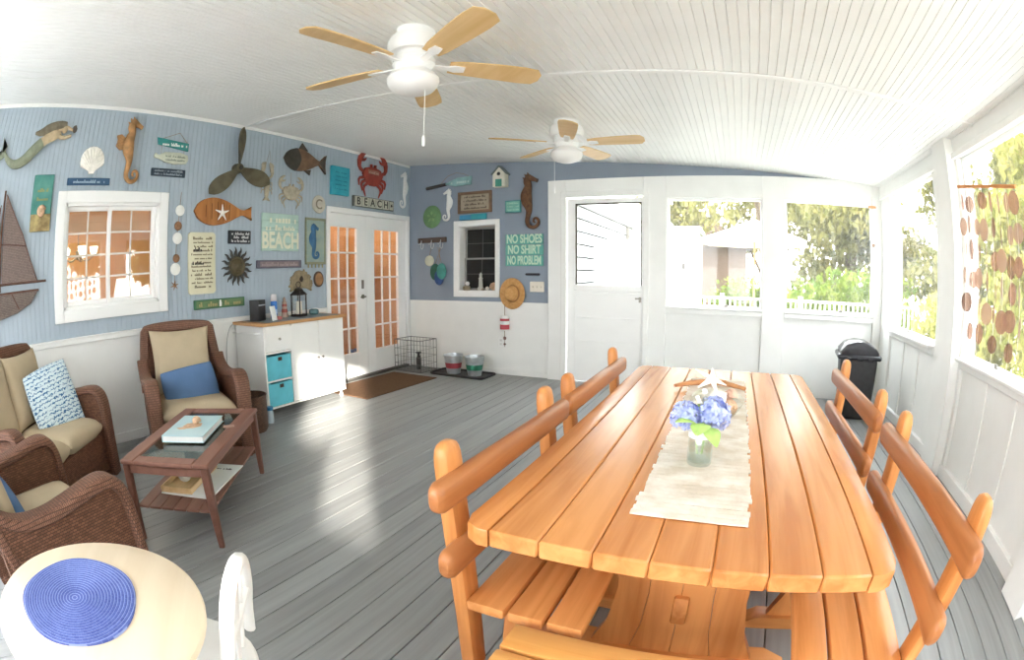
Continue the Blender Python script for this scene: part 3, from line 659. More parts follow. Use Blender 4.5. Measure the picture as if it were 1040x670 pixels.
b = M(); spiral_shell(b, (0, 0, 0), .04, Euler((1.3, 0, -1))); tag(b.build('seashell', SHELLT, None, ctp(-.05, -.04, .265)), 'tan spiral seashell in the wooden tray', 'shell')
# ------------------------------------------------------------------ round table with placemat, white chair
RT = (3.30, -5.71); rt_z, rt_r = .69, .32
r = thing('round_table', 'small round pale wood table in the left foreground', 'table', (*RT, 0), (0, 0, .87))
b = M(); b.lathe([(0, rt_z-.025), (rt_r-.012, rt_z-.025), (rt_r-.002, rt_z-.02), (rt_r, rt_z-.012), (rt_r-.002, rt_z-.004), (rt_r-.008, rt_z), (0, rt_z)], 64); b.build('tabletop', wood('pale_beech', (222, 200, 170), (234, 216, 190), 'Y', .3, 7), r)
for k in range(3):
    a = math.radians(30+120*k)-.87; b = M(); b.tube([(.20*math.cos(a), .20*math.sin(a), rt_z-.024), (.24*math.cos(a), .24*math.sin(a), .35), (.27*math.cos(a), .27*math.sin(a), 0)], [.022, .02, .015], 10); b.build('leg', WHITE, r)
b = M(); b.lathe([(.16, rt_z-.06), (.225, rt_z-.06), (.225, rt_z-.025), (.16, rt_z-.025), (.16, rt_z-.06)], 40); b.build('apron', WHITE, r)
def placemat_mat():
    m, nt, b = new_mat('blue_braid'); tc = nt.nodes.new('ShaderNodeTexCoord'); sp = nt.nodes.new('ShaderNodeSeparateXYZ'); nt.links.new(tc.outputs['Object'], sp.inputs[0])
    at = nt.nodes.new('ShaderNodeMath'); at.operation = 'ARCTAN2'; nt.links.new(sp.outputs['Y'], at.inputs[0]); nt.links.new(sp.outputs['X'], at.inputs[1])
    ln = nt.nodes.new('ShaderNodeVectorMath'); ln.operation = 'LENGTH'; nt.links.new(tc.outputs['Object'], ln.inputs[0])
    cb = nt.nodes.new('ShaderNodeCombineXYZ'); nt.links.new(at.outputs[0], cb.inputs[0]); nt.links.new(ln.outputs['Value'], cb.inputs[1])
    br = nt.nodes.new('ShaderNodeTexBrick'); br.inputs['Scale'].default_value = 1; br.inputs['Brick Width'].default_value = .1; br.inputs['Row Height'].default_value = .0095; br.inputs['Mortar Size'].default_value = .0014
    br.inputs['Color1'].default_value = srgb(66, 82, 150); br.inputs['Color2'].default_value = srgb(84, 100, 166); br.inputs['Mortar'].default_value = srgb(138, 152, 204)
    nt.links.new(cb.outputs[0], br.inputs['Vector']); nt.links.new(br.outputs['Color'], b.inputs['Base Color']); b.inputs['Roughness'].default_value = .85
    return m
b = M(); rn = random.Random(4); poly = []
for i in range(56):
    a = 2*PI*i/56; q = .185*(1+.012*math.sin(3*a+.5)+.014*math.sin(5*a)); poly.append((q*math.cos(a), q*math.sin(a)))
b.prism(poly, 0, .005, .002)
for rr in [.185-.0095*k for k in range(1, 18)]:
    b.tube([(rr*math.cos(2*PI*i/40), rr*math.sin(2*PI*i/40), .005) for i in range(40)], .0042, 5, .45, (0, 0, 1), closed=True)
tag(b.build('placemat', placemat_mat(), None, (RT[0]-.04, RT[1]-.015, rt_z+.0005)), 'round blue braided placemat on the pale round table', 'placemat')
ch = thing('bentwood_chair', 'white hoop-back chair tucked against the round table, cut by the photo edge', 'chair', (3.305, -5.475, 0), (0, 0, facing(-.76, -.65)))
b = M(); b.prism([(.19*math.cos(a)*(1 if math.sin(a) > 0 else .93), .19*math.sin(a)) for a in [2*PI*i/32 for i in range(32)]], .425, .455, .012); b.build('seat', WHITE, ch)
b = M(); hoop = [(-.165, -.145, .44), (-.155, -.165, .54), (-.135, -.187, .61), (-.105, -.205, .69), (-.06, -.215, .735), (0, -.22, .752), (.06, -.215, .735), (.105, -.205, .69), (.135, -.187, .61), (.155, -.165, .54), (.165, -.145, .44)]
b.tube(hoop, .017, 10, 1, (0, 1, 0), smooth=1); b.build('hoop', WHITE, ch)
b = M(); 
for xx in (-.075, .0, .075):
    zt = .75-2.2*abs(xx)**2-.25*abs(xx); b.tube([(xx*.9, -.14, .44), (xx*.75, -.217+.2*(.75-zt), zt-.01)], .007 if xx else .02, 8, .4 if not xx else 1, (0, 1, 0))
b.tube([(-.135, -.187, .61), (0, -.18, .59), (.135, -.187, .61)], .012, 8, smooth=1)
b.build('spindles', WHITE, ch)
for sx in (-1, 1):
    for sy in (-1, 1):
        b = M(); b.tube([(sx*.12, sy*.12, .43), (sx*.165, sy*.17, 0)], [.018, .012], 8); b.build('leg', WHITE, ch)
# ------------------------------------------------------------------ white cabinet
cb = thing('cabinet', 'white kitchen cart cabinet with wooden worktop against the left wall', 'cabinet', (0, 0, 0))
cx0, cx1, ca, cc, ct_ = .03, .5, -2.965, -1.885, .865
b = M(); t = .018
b.bb(cx0, cx1-.02, ca, ca+t, .08, ct_, .002); b.bb(cx0, cx1-.02, cc-t, cc, .08, ct_, .002); b.bb(cx0, cx0+.012, ca+t, cc-t, .08, ct_); b.bb(cx0, cx1-.001, ca, cc, .08, .098, .002); b.bb(cx0+.012, cx1-.02, ca+t, cc-t, ct_-.02, ct_)
sp = -2.625
b.bb(cx0+.012, cx1-.001, sp-t/2, sp+t/2, .098, ct_-.02, .002); b.bb(cx1-.022, cx1, ca, ca+t, .08, ct_, .002); b.bb(cx0+.012, cx1-.003, ca+t, sp-t/2, .600, .618, .002); b.bb(cx0+.012, cx1-.003, ca+t, sp-t/2, .335, .350, .002); b.bb(cx0+.05, cx0+.06, ca+t, cc-t, .098, .845)
b.build('carcass', WHITE, cb)
b = M(); b.bb(cx0-.01, cx1+.03, ca-.03, cc+.02, ct_, ct_+.03, .004); b.build('worktop', wood('oak_worktop', (178, 132, 84), (202, 156, 106), 'Y', .4, 12), cb)
b = M(); b.bb(cx0+.04, cx1+.005, ca+.06, cc-.06, ct_+.03, ct_+.034, .001); b.build('worktop_inlay', paint('grey_green_inlay', (118, 130, 134), .35, .1, 10), cb)
dw = M(); dw.bb(cx1-.02, cx1, ca+t+.003, sp-.004, .622, ct_-.004, .004); dw = dw.build('drawer', WHITE, cb)
b = M(); b.lathe([(0, 0), (.006, 0), (.006, .012), (.014, .018), (.012, .026), (0, .028)], 14, (0, 0, 0), Matrix.Translation((cx1, -2.785, .735)) @ Matrix.Rotation(PI/2, 4, 'Y')); b.build('knob', NICKEL, dw)
for a0, a1, ky in ((sp+.004, -2.257, -2.285), (-2.253, cc-.003, -2.222)):
    d_ = M(); d_.bb(cx1-.02, cx1, a0, a1, .102, ct_-.004, .004); d_ = d_.build('door', WHITE, cb)
    b = M(); b.lathe([(0, 0), (.006, 0), (.006, .012), (.013, .018), (.011, .026), (0, .028)], 14, (0, 0, 0), Matrix.Translation((cx1, ky, .49)) @ Matrix.Rotation(PI/2, 4, 'Y')); b.build('knob', NICKEL, d_)
for q in ((cx1-.04, ca+.04), (cx0+.04, ca+.04), (cx1-.04, cc-.04), (cx0+.04, cc-.04)):
    b = M(); b.lathe([(0, 0), (.022, 0), (.024, .008), (.022, .016), (0, .016)], 14, (0, 0, 0), Matrix.Translation((q[0], q[1]-.008, .024)) @ Matrix.Rotation(-PI/2, 4, 'X')); b.tube([(q[0], q[1], .04), (q[0], q[1], .082)], .012, 8); b.build('caster', DARK if q[1] < -2.5 else WHITE, cb)
b = M(); b.tube([(.06, ca-.015, .80), (.06, ca-.05, .80), (.44, ca-.05, .80), (.44, ca-.0, .80)], .008, 8); b.build('towel_rail', WHITE2, cb)
TURQ = paint('turquoise_fabric', (104, 190, 208), .85, .05, 10, bump=.15, bscale=250, spec=.1)
for z0, z1, lb in ((.352, .578, 'turquoise fabric storage bin on the upper cabinet shelf'), (.101, .320, 'turquoise fabric storage bin on the bottom cabinet shelf')):
    bn = thing('storage_bin', lb, 'storage bin', (0, 0, 0), group='turquoise bins in the cabinet')
    b = M(); y0, y1 = ca+.022, sp-.014
    b.bb(cx1-.012, cx1-.004, y0, y1, z0, z1, .003); b.bb(cx0+.1, cx1-.012, y0, y0+.006, z0, z1); b.bb(cx0+.1, cx1-.012, y1-.006, y1, z0, z1); b.bb(cx0+.1, cx1-.012, y0+.006, y1-.006, z0, z0+.006); b.bb(cx0+.1, cx0+.106, y0, y1, z0, z1); b.build('bin_body', TURQ, bn)
    b = M(); ym = (y0+y1)/2+.01; b.bb(cx1-.004, cx1+.002, ym-.025, ym+.025, z1-.05, z1-.015, .004); b.build('label_holder', paint('bronze_label', (70, 54, 44), .4, .1, 20, metal=.5), bn)
b = M(); b.tube([(.06, ca-.05, .88), (.045, ca-.09, .84), (.04, ca-.13, .7), (.05, ca-.15, .5), (.03, ca-.12, .33)], .005, 6, smooth=3); tag(b.build('power_cord', paint('grey_cord', (170, 172, 172), .5)), 'grey power cord hanging beside the white cabinet', 'cord')
TOPZ = ct_+.0345
sb = thing('black_speaker_box', 'black box with a silver strip at the left end of the cabinet top', 'box', (.24, -2.83, TOPZ), (0, 0, .35))
b = M(); b.box((0, 0, .1), (.11, .13, .2), None, .006); b.build('case', DARK, sb)
b = M(); b.box((.056, 0, .15), (.003, .12, .012), None, .001); b.build('strip', STEEL, sb)
b = M(); b.box((.0, 0, .07), (.006, .09, .14), Euler((0, -.25, 0)), .003); tag(b.build('white_card', WHITE2, None, (.40, -2.755, TOPZ), (0, 0, .3)), 'white card leaning in front of the black box on the cabinet', 'card')
sp_ = thing('spray_bottle', 'blue spray can with a white cap on the cabinet top', 'can', (.16, -2.56, TOPZ))
b = M(); b.lathe([(0, 0), (.034, 0), (.035, .004), (.035, .16), (.028, .175), (0, .175)], 20); b.build('can_body', paint('can_blue', (52, 122, 206), .3, .1, 12), sp_)
b = M(); b.lathe([(0, .165), (.03, .165), (.03, .23), (.024, .24), (0, .24)], 20); b.build('cap', paint('cap_white', (228, 222, 226), .4, .03), sp_)
b = M(); b.lathe([(.0355, .05), (.0356, .05), (.0356, .09), (.0355, .09)], 20); b.build('can_label', paint('label_white_blue', (180, 208, 236), .4), sp_)
b = M(); b.box((0, 0, .016), (.06, .04, .032), None, .004); tag(b.build('small_box', paint('red_white_box', (196, 120, 120), .5), None, (.36, -2.66, TOPZ), (0, 0, .2)), 'small red and white box lying beside the white card', 'box')
fg = thing('lighthouse_figurine', 'small red and brown striped lighthouse figurine left of the lantern', 'figurine', (.2, -2.45, TOPZ))
b = M(); b.lathe([(0, 0), (.04, 0), (.034, .03), (.022, .14), (.026, .145), (.026, .155), (.016, .16), (.016, .185), (0, .21)], 16); b.build('tower', paint('tower_tan', (176, 150, 134), .6, .1), fg)
b = M(); b.lathe([(.0312, .05), (.033, .05), (.029, .085), (.0285, .085)], 16); b.lathe([(.0257, .11), (.0275, .11), (.0245, .135), (.024, .135)], 16); b.build('stripe', paint('tower_red', (150, 74, 66), .6), fg)
ln = thing('lantern', 'dark metal candle lantern standing on the cabinet top', 'lantern', (.27, -2.31, TOPZ), (0, 0, .2))
b = M(); b.box((0, 0, .012), (.13, .13, .024), None, .005); b.box((0, 0, .225), (.13, .13, .014), None, .004)
for sx in (-1, 1):
    for sy in (-1, 1): b.box((sx*.055, sy*.055, .12), (.011, .011, .2), None, .002)
b.lathe([(.085, .232), (.05, .262), (.05, .27), (.028, .292), (.0, .3)], 4, (0, 0, 0), Matrix.Rotation(PI/4, 4, 'Z')); b.build('frame', IRON, ln)
b = M(); b.tube([(.03*math.cos(2*PI*i/16), 0, .325+.03*math.sin(2*PI*i/16)) for i in range(16)], .004, 6, closed=True, up=(0, 1, 0)); b.build('ring', IRON, ln)
b = M(); 
for q in ((.05, 0, .002, .1), (-.05, 0, .002, .1), (0, .05, .1, .002), (0, -.05, .1, .002)): b.box((q[0], q[1], .12), (q[2], q[3], .19))
b.build('panes', GLASS, ln)
b = M(); b.lathe([(0, .0245), (.033, .0245), (.033, .15), (.03, .155), (0, .152)], 18); tag(b.build('candle', paint('candle_cream', (240, 234, 214), .5, .02), None, (.27, -2.31, TOPZ)), 'cream pillar candle inside the dark lantern', 'candle')
b = M(); b.lathe([(0, 0), (.04, 0), (.055, .02), (.05, .05), (.03, .058), (0, .06)], 14, (0, 0, 0)); tag(b.build('glass_float', paint('teal_glass', (96, 128, 134), .2, .2, 20), None, (.24, -2.07, TOPZ)), 'small teal glass bowl right of the lantern', 'bowl')
b = M(); b.lathe([(0, 0), (.03, 0), (.034, .05), (.03, .055), (0, .05)], 14); tag(b.build('white_cup', WHITE2, None, (.13, -1.95, TOPZ)), 'small white cup at the door end of the cabinet', 'cup')
# ------------------------------------------------------------------ floor things near the doors
b = M(); n = 40
b.bb(-.36, .36, -.64, .64, 0, .012, .005); 
tag(b.build('doormat', paint('coir_brown', (106, 82, 64), .95, .15, 60, bump=.6, bscale=400, spec=.05), None, (.475, -1.24, .0006), (0, 0, -.04)), 'brown coir doormat in front of the french doors', 'doormat')
tr = thing('boot_tray', 'black boot tray on the floor under the back wall', 'tray', (1.02, -.25, 0), (0, 0, -.03))
b = M(); rr = [(sx*(.40-.06)+.06*math.cos(a), sy*(.19-.06)+.06*math.sin(a)) for sx, sy, a0 in ((1, 1, 0), (-1, 1, PI/2), (-1, -1, PI), (1, -1, 1.5*PI)) for a in [a0+PI/2*i/6 for i in range(7)]]
b.prism(rr, .0, .006); b.tube([(x, y, .016) for x, y in rr], .014, 8, 1, (0, 0, 1), closed=True); b.build('tray_body', DARK, tr)
def bucket(label, x, band):
    k = thing('bucket', label, 'bucket', (x, -.25, .0075), (0, 0, 0), 'galvanized buckets on the tray')
    b = M(); b.lathe([(0, 0), (.085, 0), (.088, .006), (.125, .235), (.13, .238), (.13, .246), (.122, .246), (.084, .012), (0, .012)], 28); b.build('pail', STEEL, k)
    f_ = lambda z: .0885+(.125-.0885)*(z-.006)/.229+.0016
    b = M(); b.lathe([(f_(.075)-.001, .075), (f_(.075), .075), (f_(.145), .145), (f_(.145)-.001, .145)], 28); b.build('painted_band', band, k)
    for s in (-1, 1):
        b = M(); b.box((s*.128, 0, .215), (.008, .03, .04), None, .003); b.build('handle_ear', STEEL, k)
    b = M(); b.tube([(.132*math.cos(PI*i/12), -.02-.115*math.sin(PI*i/12), .225+.012*math.sin(PI*i/12)) for i in range(13)], .003, 6); b.build('handle', STEEL, k)
bucket('galvanized bucket with a red band, left one on the black tray', .885, paint('band_red', (176, 74, 84), .5))
bucket('galvanized bucket with a green band, right one on the black tray', 1.20, paint('band_green', (52, 122, 98), .5))
wb = thing('wire_basket', 'tall grey wire basket in the corner by the french doors', 'basket', (.31, -.3, .0), (0, 0, -.08))
b = M(); hw_, hd, hh = .23, .17, .43
for z in (.012, .11, .21, .31, hh): b.tube([(-hw_, -hd, z), (hw_, -hd, z), (hw_, hd, z), (-hw_, hd, z)], .005 if z in (.012, hh) else .002, 6, closed=True)
for i in range(9):
    for s in (-1, 1): xx = -hw_+2*hw_*i/8; b.tube([(xx, s*hd, 0.01), (xx, s*hd, hh)], .0045 if i in (0, 8) else .002, 5)
for i in range(1, 6):
    for s in (-1, 1): yy = -hd+2*hd*i/6; b.tube([(s*hw_, yy, .01), (s*hw_, yy, hh)], .002, 5)
for i in range(1, 8): xx = -hw_+2*hw_*i/8; b.tube([(xx, -hd, .012), (xx, hd, .012)], .002, 5)
b.build('wire_frame', WIRE, wb)
b = M(); b.lathe([(0, 0), (.034, 0), (.036, .01), (.036, .15), (.016, .19), (.016, .215), (.04, .22), (.04, .235), (0, .24)], 16); tag(b.build('black_bottle', DARK, None, (.36, -.3, .02)), 'black bottle standing inside the wire basket', 'bottle')
b = M(); b.lathe([(0, 0), (.13, 0), (.145, .03), (.15, .3), (.155, .32), (.145, .325), (.135, .3), (.13, .02), (0, .02)], 28)
tag(b.build('woven_basket', weave('dark_basket', (104, 76, 60), (84, 60, 48), (44, 32, 26), .02, .012), None, (.66, -3.29, 0)), 'dark woven basket standing between the armchair and the white cabinet', 'basket')
wbt = thing('water_bottle', 'clear bottle with a blue cap on the floor by the cabinet corner', 'bottle', (.605, -3.04, 0))
b = M(); b.lathe([(0, 0), (.03, 0), (.033, .01), (.033, .1), (.026, .115), (.026, .125), (0, .125)], 16); b.build('bottle_body', paint('pale_bottle', (186, 200, 208), .2, .05), wbt)
b = M(); b.lathe([(0, .122), (.036, .122), (.036, .15), (0, .152)], 16); b.build('cap', paint('cap_blue', (40, 110, 156), .4), wbt)
# black bin in the far right corner
bi = thing('trash_bin', 'black plastic kitchen bin with domed lid in the far right corner', 'bin', (5.66, -.74, 0), (0, 0, -.12))
b = M(); b.box((0, 0, .30), (.41, .32, .60), None, .035, 3, None)
for v in b.bm.verts:
    f_ = .86+.14*v.co.z/.6; v.co.x *= f_; v.co.y *= f_
b.build('bin_body', DARK, bi)
BLK2 = paint('glossy_black', (50, 50, 54), .25, .1, 20)
b = M(); b.box((0, 0, .615), (.48, .38, .05), None, .02, 3); b.build('lid_rim', BLK2, bi)
b = M(); b.prism([(-.21, .62), (-.21, .67), (-.15, .735), (-.04, .765), (.08, .755), (.18, .70), (.21, .66), (.21, .62)], -.17, .17, .02, Matrix.Rotation(PI/2, 4, 'X')); b.build('lid', BLK2, bi)
for xx in (-.12, .0, .12):
    b = M(); b.box((xx, -.191, .605), (.06, .02, .045), None, .008); b.build('latch', BLK2, bi)
# ------------------------------------------------------------------ wall art
def seahorse_mesh(b, H, flip=1, t=.02, fin=True, fat=1.):
    fat *= 1.25
    """profile seahorse, height H, origin at the bottom, snout towards -X (flip=-1: +X)"""
    P = lambda x, y, z=0: (flip*x*H, y*H, t*.62+z)
    f = fat*H
    spine = [P(.04, .90), P(.06, .84), P(.03, .76), P(.055, .68), P(.08, .58), P(.06, .47), P(.03, .39), P(.02, .31), P(.04, .22), P(.06, .13), P(.03, .05), P(-.05, .02), P(-.13, .05), P(-.165, .12), P(-.13, .19), P(-.07, .185), P(-.055, .13), P(-.09, .11)]
    rad = [.05, .062, .052, .07, .09, .082, .06, .045, .038, .034, .03, .028, .026, .023, .02, .017, .014, .012]
    b.tube(spine, [r*f for r in rad], 12, min(1, t/(.09*H)), (0, 0, 1), smooth=2)
    b.tube([P(.06, .90), P(.03, .905), P(-.06, .875), P(-.125, .845), P(-.14, .84)], [.05*f, .06*f, .034*f, .026*f, .03*f], 10, min(1, t/(.07*H)), (0, 0, 1), smooth=1)
    for k, (x, y, l) in enumerate(((.03, .97, .07), (.075, .945, .07), (.10, .89, .06))):
        b.tube([P(x-.02, y-.05), P(x+.01, y), P(x+.02+.01*k, y+l*.4)], [.02*f, .014*f, .006*f], 6)
    if fin:
        b.prism([P(.10, .64)[:2], P(.22, .72)[:2], P(.30, .70)[:2], P(.27, .62)[:2], P(.30, .55)[:2], P(.22, .49)[:2], P(.10, .50)[:2]], t*.2, t*.7, t*.1)
        for k_ in range(3): b.tube([P(.12, .60-.03*k_), P(.20, .63-.045*k_), P(.29, .68-.07*k_)], [.02*f, .016*f, .008*f], 6)
    return b
def board(w, h, d, bev=.004, c=(0, 0)): return M().bb(c[0]-w/2, c[0]+w/2, c[1]-h/2, c[1]+h/2, 0, d, bev)
def string(parent, mat, pts, r=.0025, name='string'): return M().tube(pts, r, 6).build(name, mat, parent)
# --- left wall, from the near end
mm = on_left('mermaid_carving', 'carved wooden mermaid with green tail, leftmost carving high on the blue wall', 'wall art', -5.28, 2.49)
SKIN = paint('carved_tan_wood', (198, 178, 146), .7, .12, 20, bump=.3); TAIL = paint('carved_green_tail', (138, 144, 124), .7, .15, 20, bump=.3); HAIR = paint('carved_grey_hair', (120, 112, 96), .8, .2, 25, bump=.4)
b = M(); b.tube([(.02, .0, .03), (.10, .05, .035), (.19, .09, .035), (.25, .105, .03)], [.045, .045, .055, .03], 10, .6, (0, 0, 1), smooth=1); b.ball((.285, .135, .035), .038, (1, 1.1, .7)); b.tube([(.20, .085, .04), (.28, .05, .04), (.37, .075, .04)], [.022, .018, .013], 8, smooth=1); b.tube([(.21, .12, .04), (.30, .15, .04), (.385, .12, .04)], [.02, .016, .012], 8, smooth=1); b.build('torso', SKIN, mm)
b = M(); b.tube([(.05, .02, .03), (-.05, -.06, .03), (-.14, -.135, .03), (-.24, -.16, .03), (-.33, -.12, .03), (-.385, -.05, .025)], [.05, .055, .048, .038, .026, .014], 10, .6, (0, 0, 1), smooth=2); b.prism([(-.37, -.08), (-.42, -.03), (-.43, .08), (-.385, .02), (-.36, .0), (-.42, -.07), (-.50, -.09), (-.44, -.12)], .01, .03, .004); b.build('tail', TAIL, mm)
b = M(); b.tube([(.30, .165, .04), (.22, .16, .045), (.10, .135, .04), (.02, .10, .03), (-.05, .10, .025)], [.03, .045, .045, .035, .012], 8, .6, (0, 0, 1), smooth=1); b.build('hair', HAIR, mm)
b = M(); b.ball((.40, .13, .045), .03, (1, 1.3, .6), 1); b.build('shell_mirror', paint('carved_dark', (92, 84, 76), .7, .2, 20), mm)
b = M(); scallop(b, .135, .03); o = b.build('scallop_shell', SHELLW, None, (.004, -4.615, 2.365), RL); o.rotation_euler = (Matrix(((0, 0, 1), (1, 0, 0), (0, 1, 0))) @ Matrix.Rotation(.06, 3, 'Z')).to_euler()
tag(o, 'white scallop shell plaque above the narrow navy sign', 'wall art')
s = on_left('navy_sign', 'narrow navy sign directly above the sliding window', 'sign', -4.63, 2.185)
board(.47, .06, .018).build('board', paint('navy_board', (52, 84, 116), .55, .08, 10), s)
scrawl(s, LETW, -.17, .17, 0, .028, .0186).build('lettering', paint('pale_blue_lettering', (168, 190, 208), .6), s)
SHB = paint('carved_orange_wood', (176, 132, 86), .6, .3, 14, bump=.5, bscale=60); 
b = M(); seahorse_mesh(b, .60, -1, .05, True, .92); tag(b.build('seahorse_carving', SHB, None, (.004, -4.20, 2.17), RL), 'orange-brown carved wooden seahorse above the sliding window', 'wall art', 'seahorses on the walls')
s = on_left('seashell_plaque', 'tall teal plaque with a spiral shell, left of the sliding window', 'wall art', -5.13, 2.02)
board(.225, .45, .022).build('board', paint('teal_wash', (66, 128, 122), .6, .2, 9, c2=(92, 150, 140)), s)
b = M(); b.bb(-.113, .113, -.226, -.09, .0215, .025, .002); b.build('sand_band', paint('sand_band', (190, 172, 120), .7, .2, 15, c2=(126, 106, 70)), s)
b = M(); spiral_shell(b, (0, -.07, .03), .055, Euler((.2, 0, .3)), 2.6); b.build('shell', SHELLT, s)
for yy in (.1, .03): scrawl(s, None, -.06, .06, yy, .03, .0225).build('lettering', paint('ochre_lettering', (150, 150, 96), .6), s)
sb = on_left('sailboat_art', 'bronze wire sailboat sculpture on the blue wall at the left edge', 'wall art', -5.57, 1.42)
SAIL = weave('bronze_mesh', (150, 132, 126), (130, 112, 106), (92, 76, 70), .016, .012, .5, .8); BRZ = paint('bronze_rod', (96, 68, 56), .5, .2, 20, metal=.4)
b = M(); b.prism([(.02, .0), (.42, .0), (.25, .36), (.02, .68)], .03, .036); b.prism([(-.03, .03), (-.03, .60), (-.3, .03)], .03, .036); b.build('sail', SAIL, sb)
b = M(); b.tube([(0, -.06, .034), (0, .71, .034)], .012, 8); b.tube([(-.35, 0, .034), (.53, -.01, .034)], .01, 8); b.tube([(.02, .68, .034), (.25, .36, .034), (.43, .0, .034)], .007, 6); b.tube([(.0, .3, .036), (.30, .27, .036)], .006, 6); b.tube([(-.3, .03, .034), (-.03, .60, .034)], .006, 6); b.build('mast', BRZ, sb)
b = M(); b.prism([(.44, -.08), (.36, -.17), (.2, -.23), (0, -.265), (-.3, -.26), (-.42, -.08)], .0, .05, .012); b.build('hull', weave('bronze_mesh_hull', (142, 128, 120), (124, 110, 104), (86, 72, 66), .016, .012, .5, .8), sb)
b = M(); b.tube([(-.43, -.075, .03), (.45, -.075, .03)], .011, 8); b.tube([(.14, -.08, .052), (.22, -.2, .052)], .006, 6); b.build('gunwale', BRZ, sb)
s = on_left('hanging_sign', 'hanging teal board with a pale fish-shaped board below it', 'sign', -3.735, 2.55)
string(s, ROPE, [(-.17, .035, .01), (.07, .125, .005), (.18, .02, .01)])
b = M(); b.prism([(-.18, .06), (.185, .03), (.185, -.045), (-.165, -.005)], 0, .014, .002); b.build('teal_board', paint('teal_board', (58, 140, 136), .6, .1, 10), s)
scrawl(s, None, -.12, .16, 0.005, .032, .0146).build('lettering', LETW, s)
b = M(); b.prism([(-.20, -.11), (-.185, -.085), (-.15, -.105), (-.08, -.07), (.10, -.065), (.185, -.085), (.195, -.13), (.17, -.165), (.04, -.178), (-.07, -.165), (-.15, -.135), (-.19, -.13)], 0, .014, .002); b.build('fish_board', paint('pale_fish_board', (196, 200, 182), .6, .1, 10), s)
for yy in (-.105, -.138): scrawl(s, None, -.07, .15, yy, .018, .0146).build('lettering', paint('fish_board_lettering', (120, 132, 120), .6), s)
string(s, ROPE, [(-.12, .0, .005), (-.12, -.09, .005)], .002); string(s, ROPE, [(.14, -.03, .005), (.14, -.075, .005)], .002)
s = on_left('navy_sign', 'small dark navy sign below the hanging fish board', 'sign', -3.755, 2.29)
board(.385, .07, .018).build('board', paint('dark_navy_board', (44, 58, 74), .55, .1, 10), s)
for yy in (.016, -.014): scrawl(s, None, -.16, .16, yy, .02, .0186).build('lettering', paint('grey_lettering', (150, 160, 170), .6), s)
g = on_left('shell_garland', 'string garland of white and brown shell discs right of the sliding window', 'garland', -3.615, 1.95)
string(g, ROPE, [(.03, .17, .006), (.02, 0, .006), (.0, -.25, .006), (-.02, -.5, .006), (-.03, -.68, .006)])
CAP_ = paint('capiz_white', (238, 238, 234), .4, .04, 20); BRS = paint('brown_shell', (142, 106, 78), .6, .2, 30, bump=.3)
for (x, y, r, m_, nm) in ((.02, .0, .052, CAP_, 'white_disc'), (.005, -.14, .042, BRS, 'brown_disc'), (.0, -.25, .054, CAP_, 'white_disc'), (-.01, -.43, .038, BRS, 'brown_disc'), (-.02, -.525, .056, CAP_, 'white_disc')):
    M().lathe([(0, 0), (r*.7, .0), (r, .006), (r*.96, .012), (r*.4, .018), (0, .019)], 18, (x, y, .008)).build(nm, m_, g)
b = M(); star_mesh(b, .045, .012, (-.03, -.67, .008), Euler((0, 0, .3)), 6); b.build('star_pendant', BRS, g)
pr = on_left('propeller', 'large aged bronze three-blade boat propeller on the blue wall', 'propeller', -2.955, 2.39)
BRONZE = paint('aged_bronze', (86, 82, 66), .55, .35, 10, bump=.4, metal=.35, c2=(112, 104, 84))
b = M(); b.lathe([(0, 0), (.05, 0), (.055, .02), (.045, .09), (.02, .1), (.0, .1)], 20); b.build('hub', BRONZE, pr)
b = M(); b.lathe([(0, .1), (.022, .1), (.018, .115), (0, .118)], 14); b.build('hub_nut', DARK, pr)
for ang, ln_ in ((math.radians(87), .40), (math.radians(219), .41), (math.radians(-17), .39)):
    bl = M(); n = 12; rows = []
    for i in range(n+1):
        f_ = i/n; w = .022+.065*math.sin(PI*min(1, f_*1.0))**.8*(.6+.6*f_); w *= (1 if f_ < .86 else math.sqrt(max(0, 1-((f_-.86)/.145)**2))); tw_ = .75-.35*f_
        xx = .03+f_*ln_; y_ = w
        rows.append([Vector((xx, -y_*math.cos(tw_), .055-y_*math.sin(tw_))), Vector((xx, y_*math.cos(tw_), .055+y_*math.sin(tw_)))])
    for sgn in (1,):
        top = [[bl.bm.verts.new(q+Vector((0, 0, .007))) for q in r_] for r_ in rows]; bot = [[bl.bm.verts.new(q-Vector((0, 0, .007))) for q in r_] for r_ in rows]
        for i in range(n):
            bl.bm.faces.new((top[i][0], top[i+1][0], top[i+1][1], top[i][1])); bl.bm.faces.new((bot[i][1], bot[i+1][1], bot[i+1][0], bot[i][0]))
            for k in (0, 1): bl.bm.faces.new((top[i][k], bot[i][k], bot[i+1][k], top[i+1][k]))
        bl.bm.faces.new((top[0][0], top[0][1], bot[0][1], bot[0][0])); bl.bm.faces.new((top[n][1], top[n][0], bot[n][0], bot[n][1])); bl._done()
    bl.build('blade', BRONZE, pr, (0, 0, .01), (0, 0, ang))
def fish_outline(w, h, tail, k=14):
    top = [(-w/2+w*.78*i/k, h/2*math.sin(PI*min(1, (i/k)**.75*.96+.0))**.8) for i in range(k+1)]
    bot = [(x, -y) for x, y in top[::-1]]
    xt = -w/2+w*.78; y_ = max(.06*h, top[-1][1])
    tl = [(xt, y_*.9), (xt+w*.06, h*.07), (w/2-.01*w, tail*h/2), (w/2-.035*w, 0), (w/2, -tail*h/2), (xt+w*.06, -h*.07), (xt, -y_*.9)]
    return top[:-1]+tl+bot[1:-1]
wf = on_left('wooden_fish', 'orange wooden slatted fish with a white starfish on its side', 'wall art', -3.085, 1.955)
b = M(); b.prism(fish_outline(.70, .265, .52), 0, .03, .008); b.build('fish_body', wood('orange_fish_wood', (150, 92, 44), (186, 124, 66), 'Y', .5, 9), wf)
b = M()
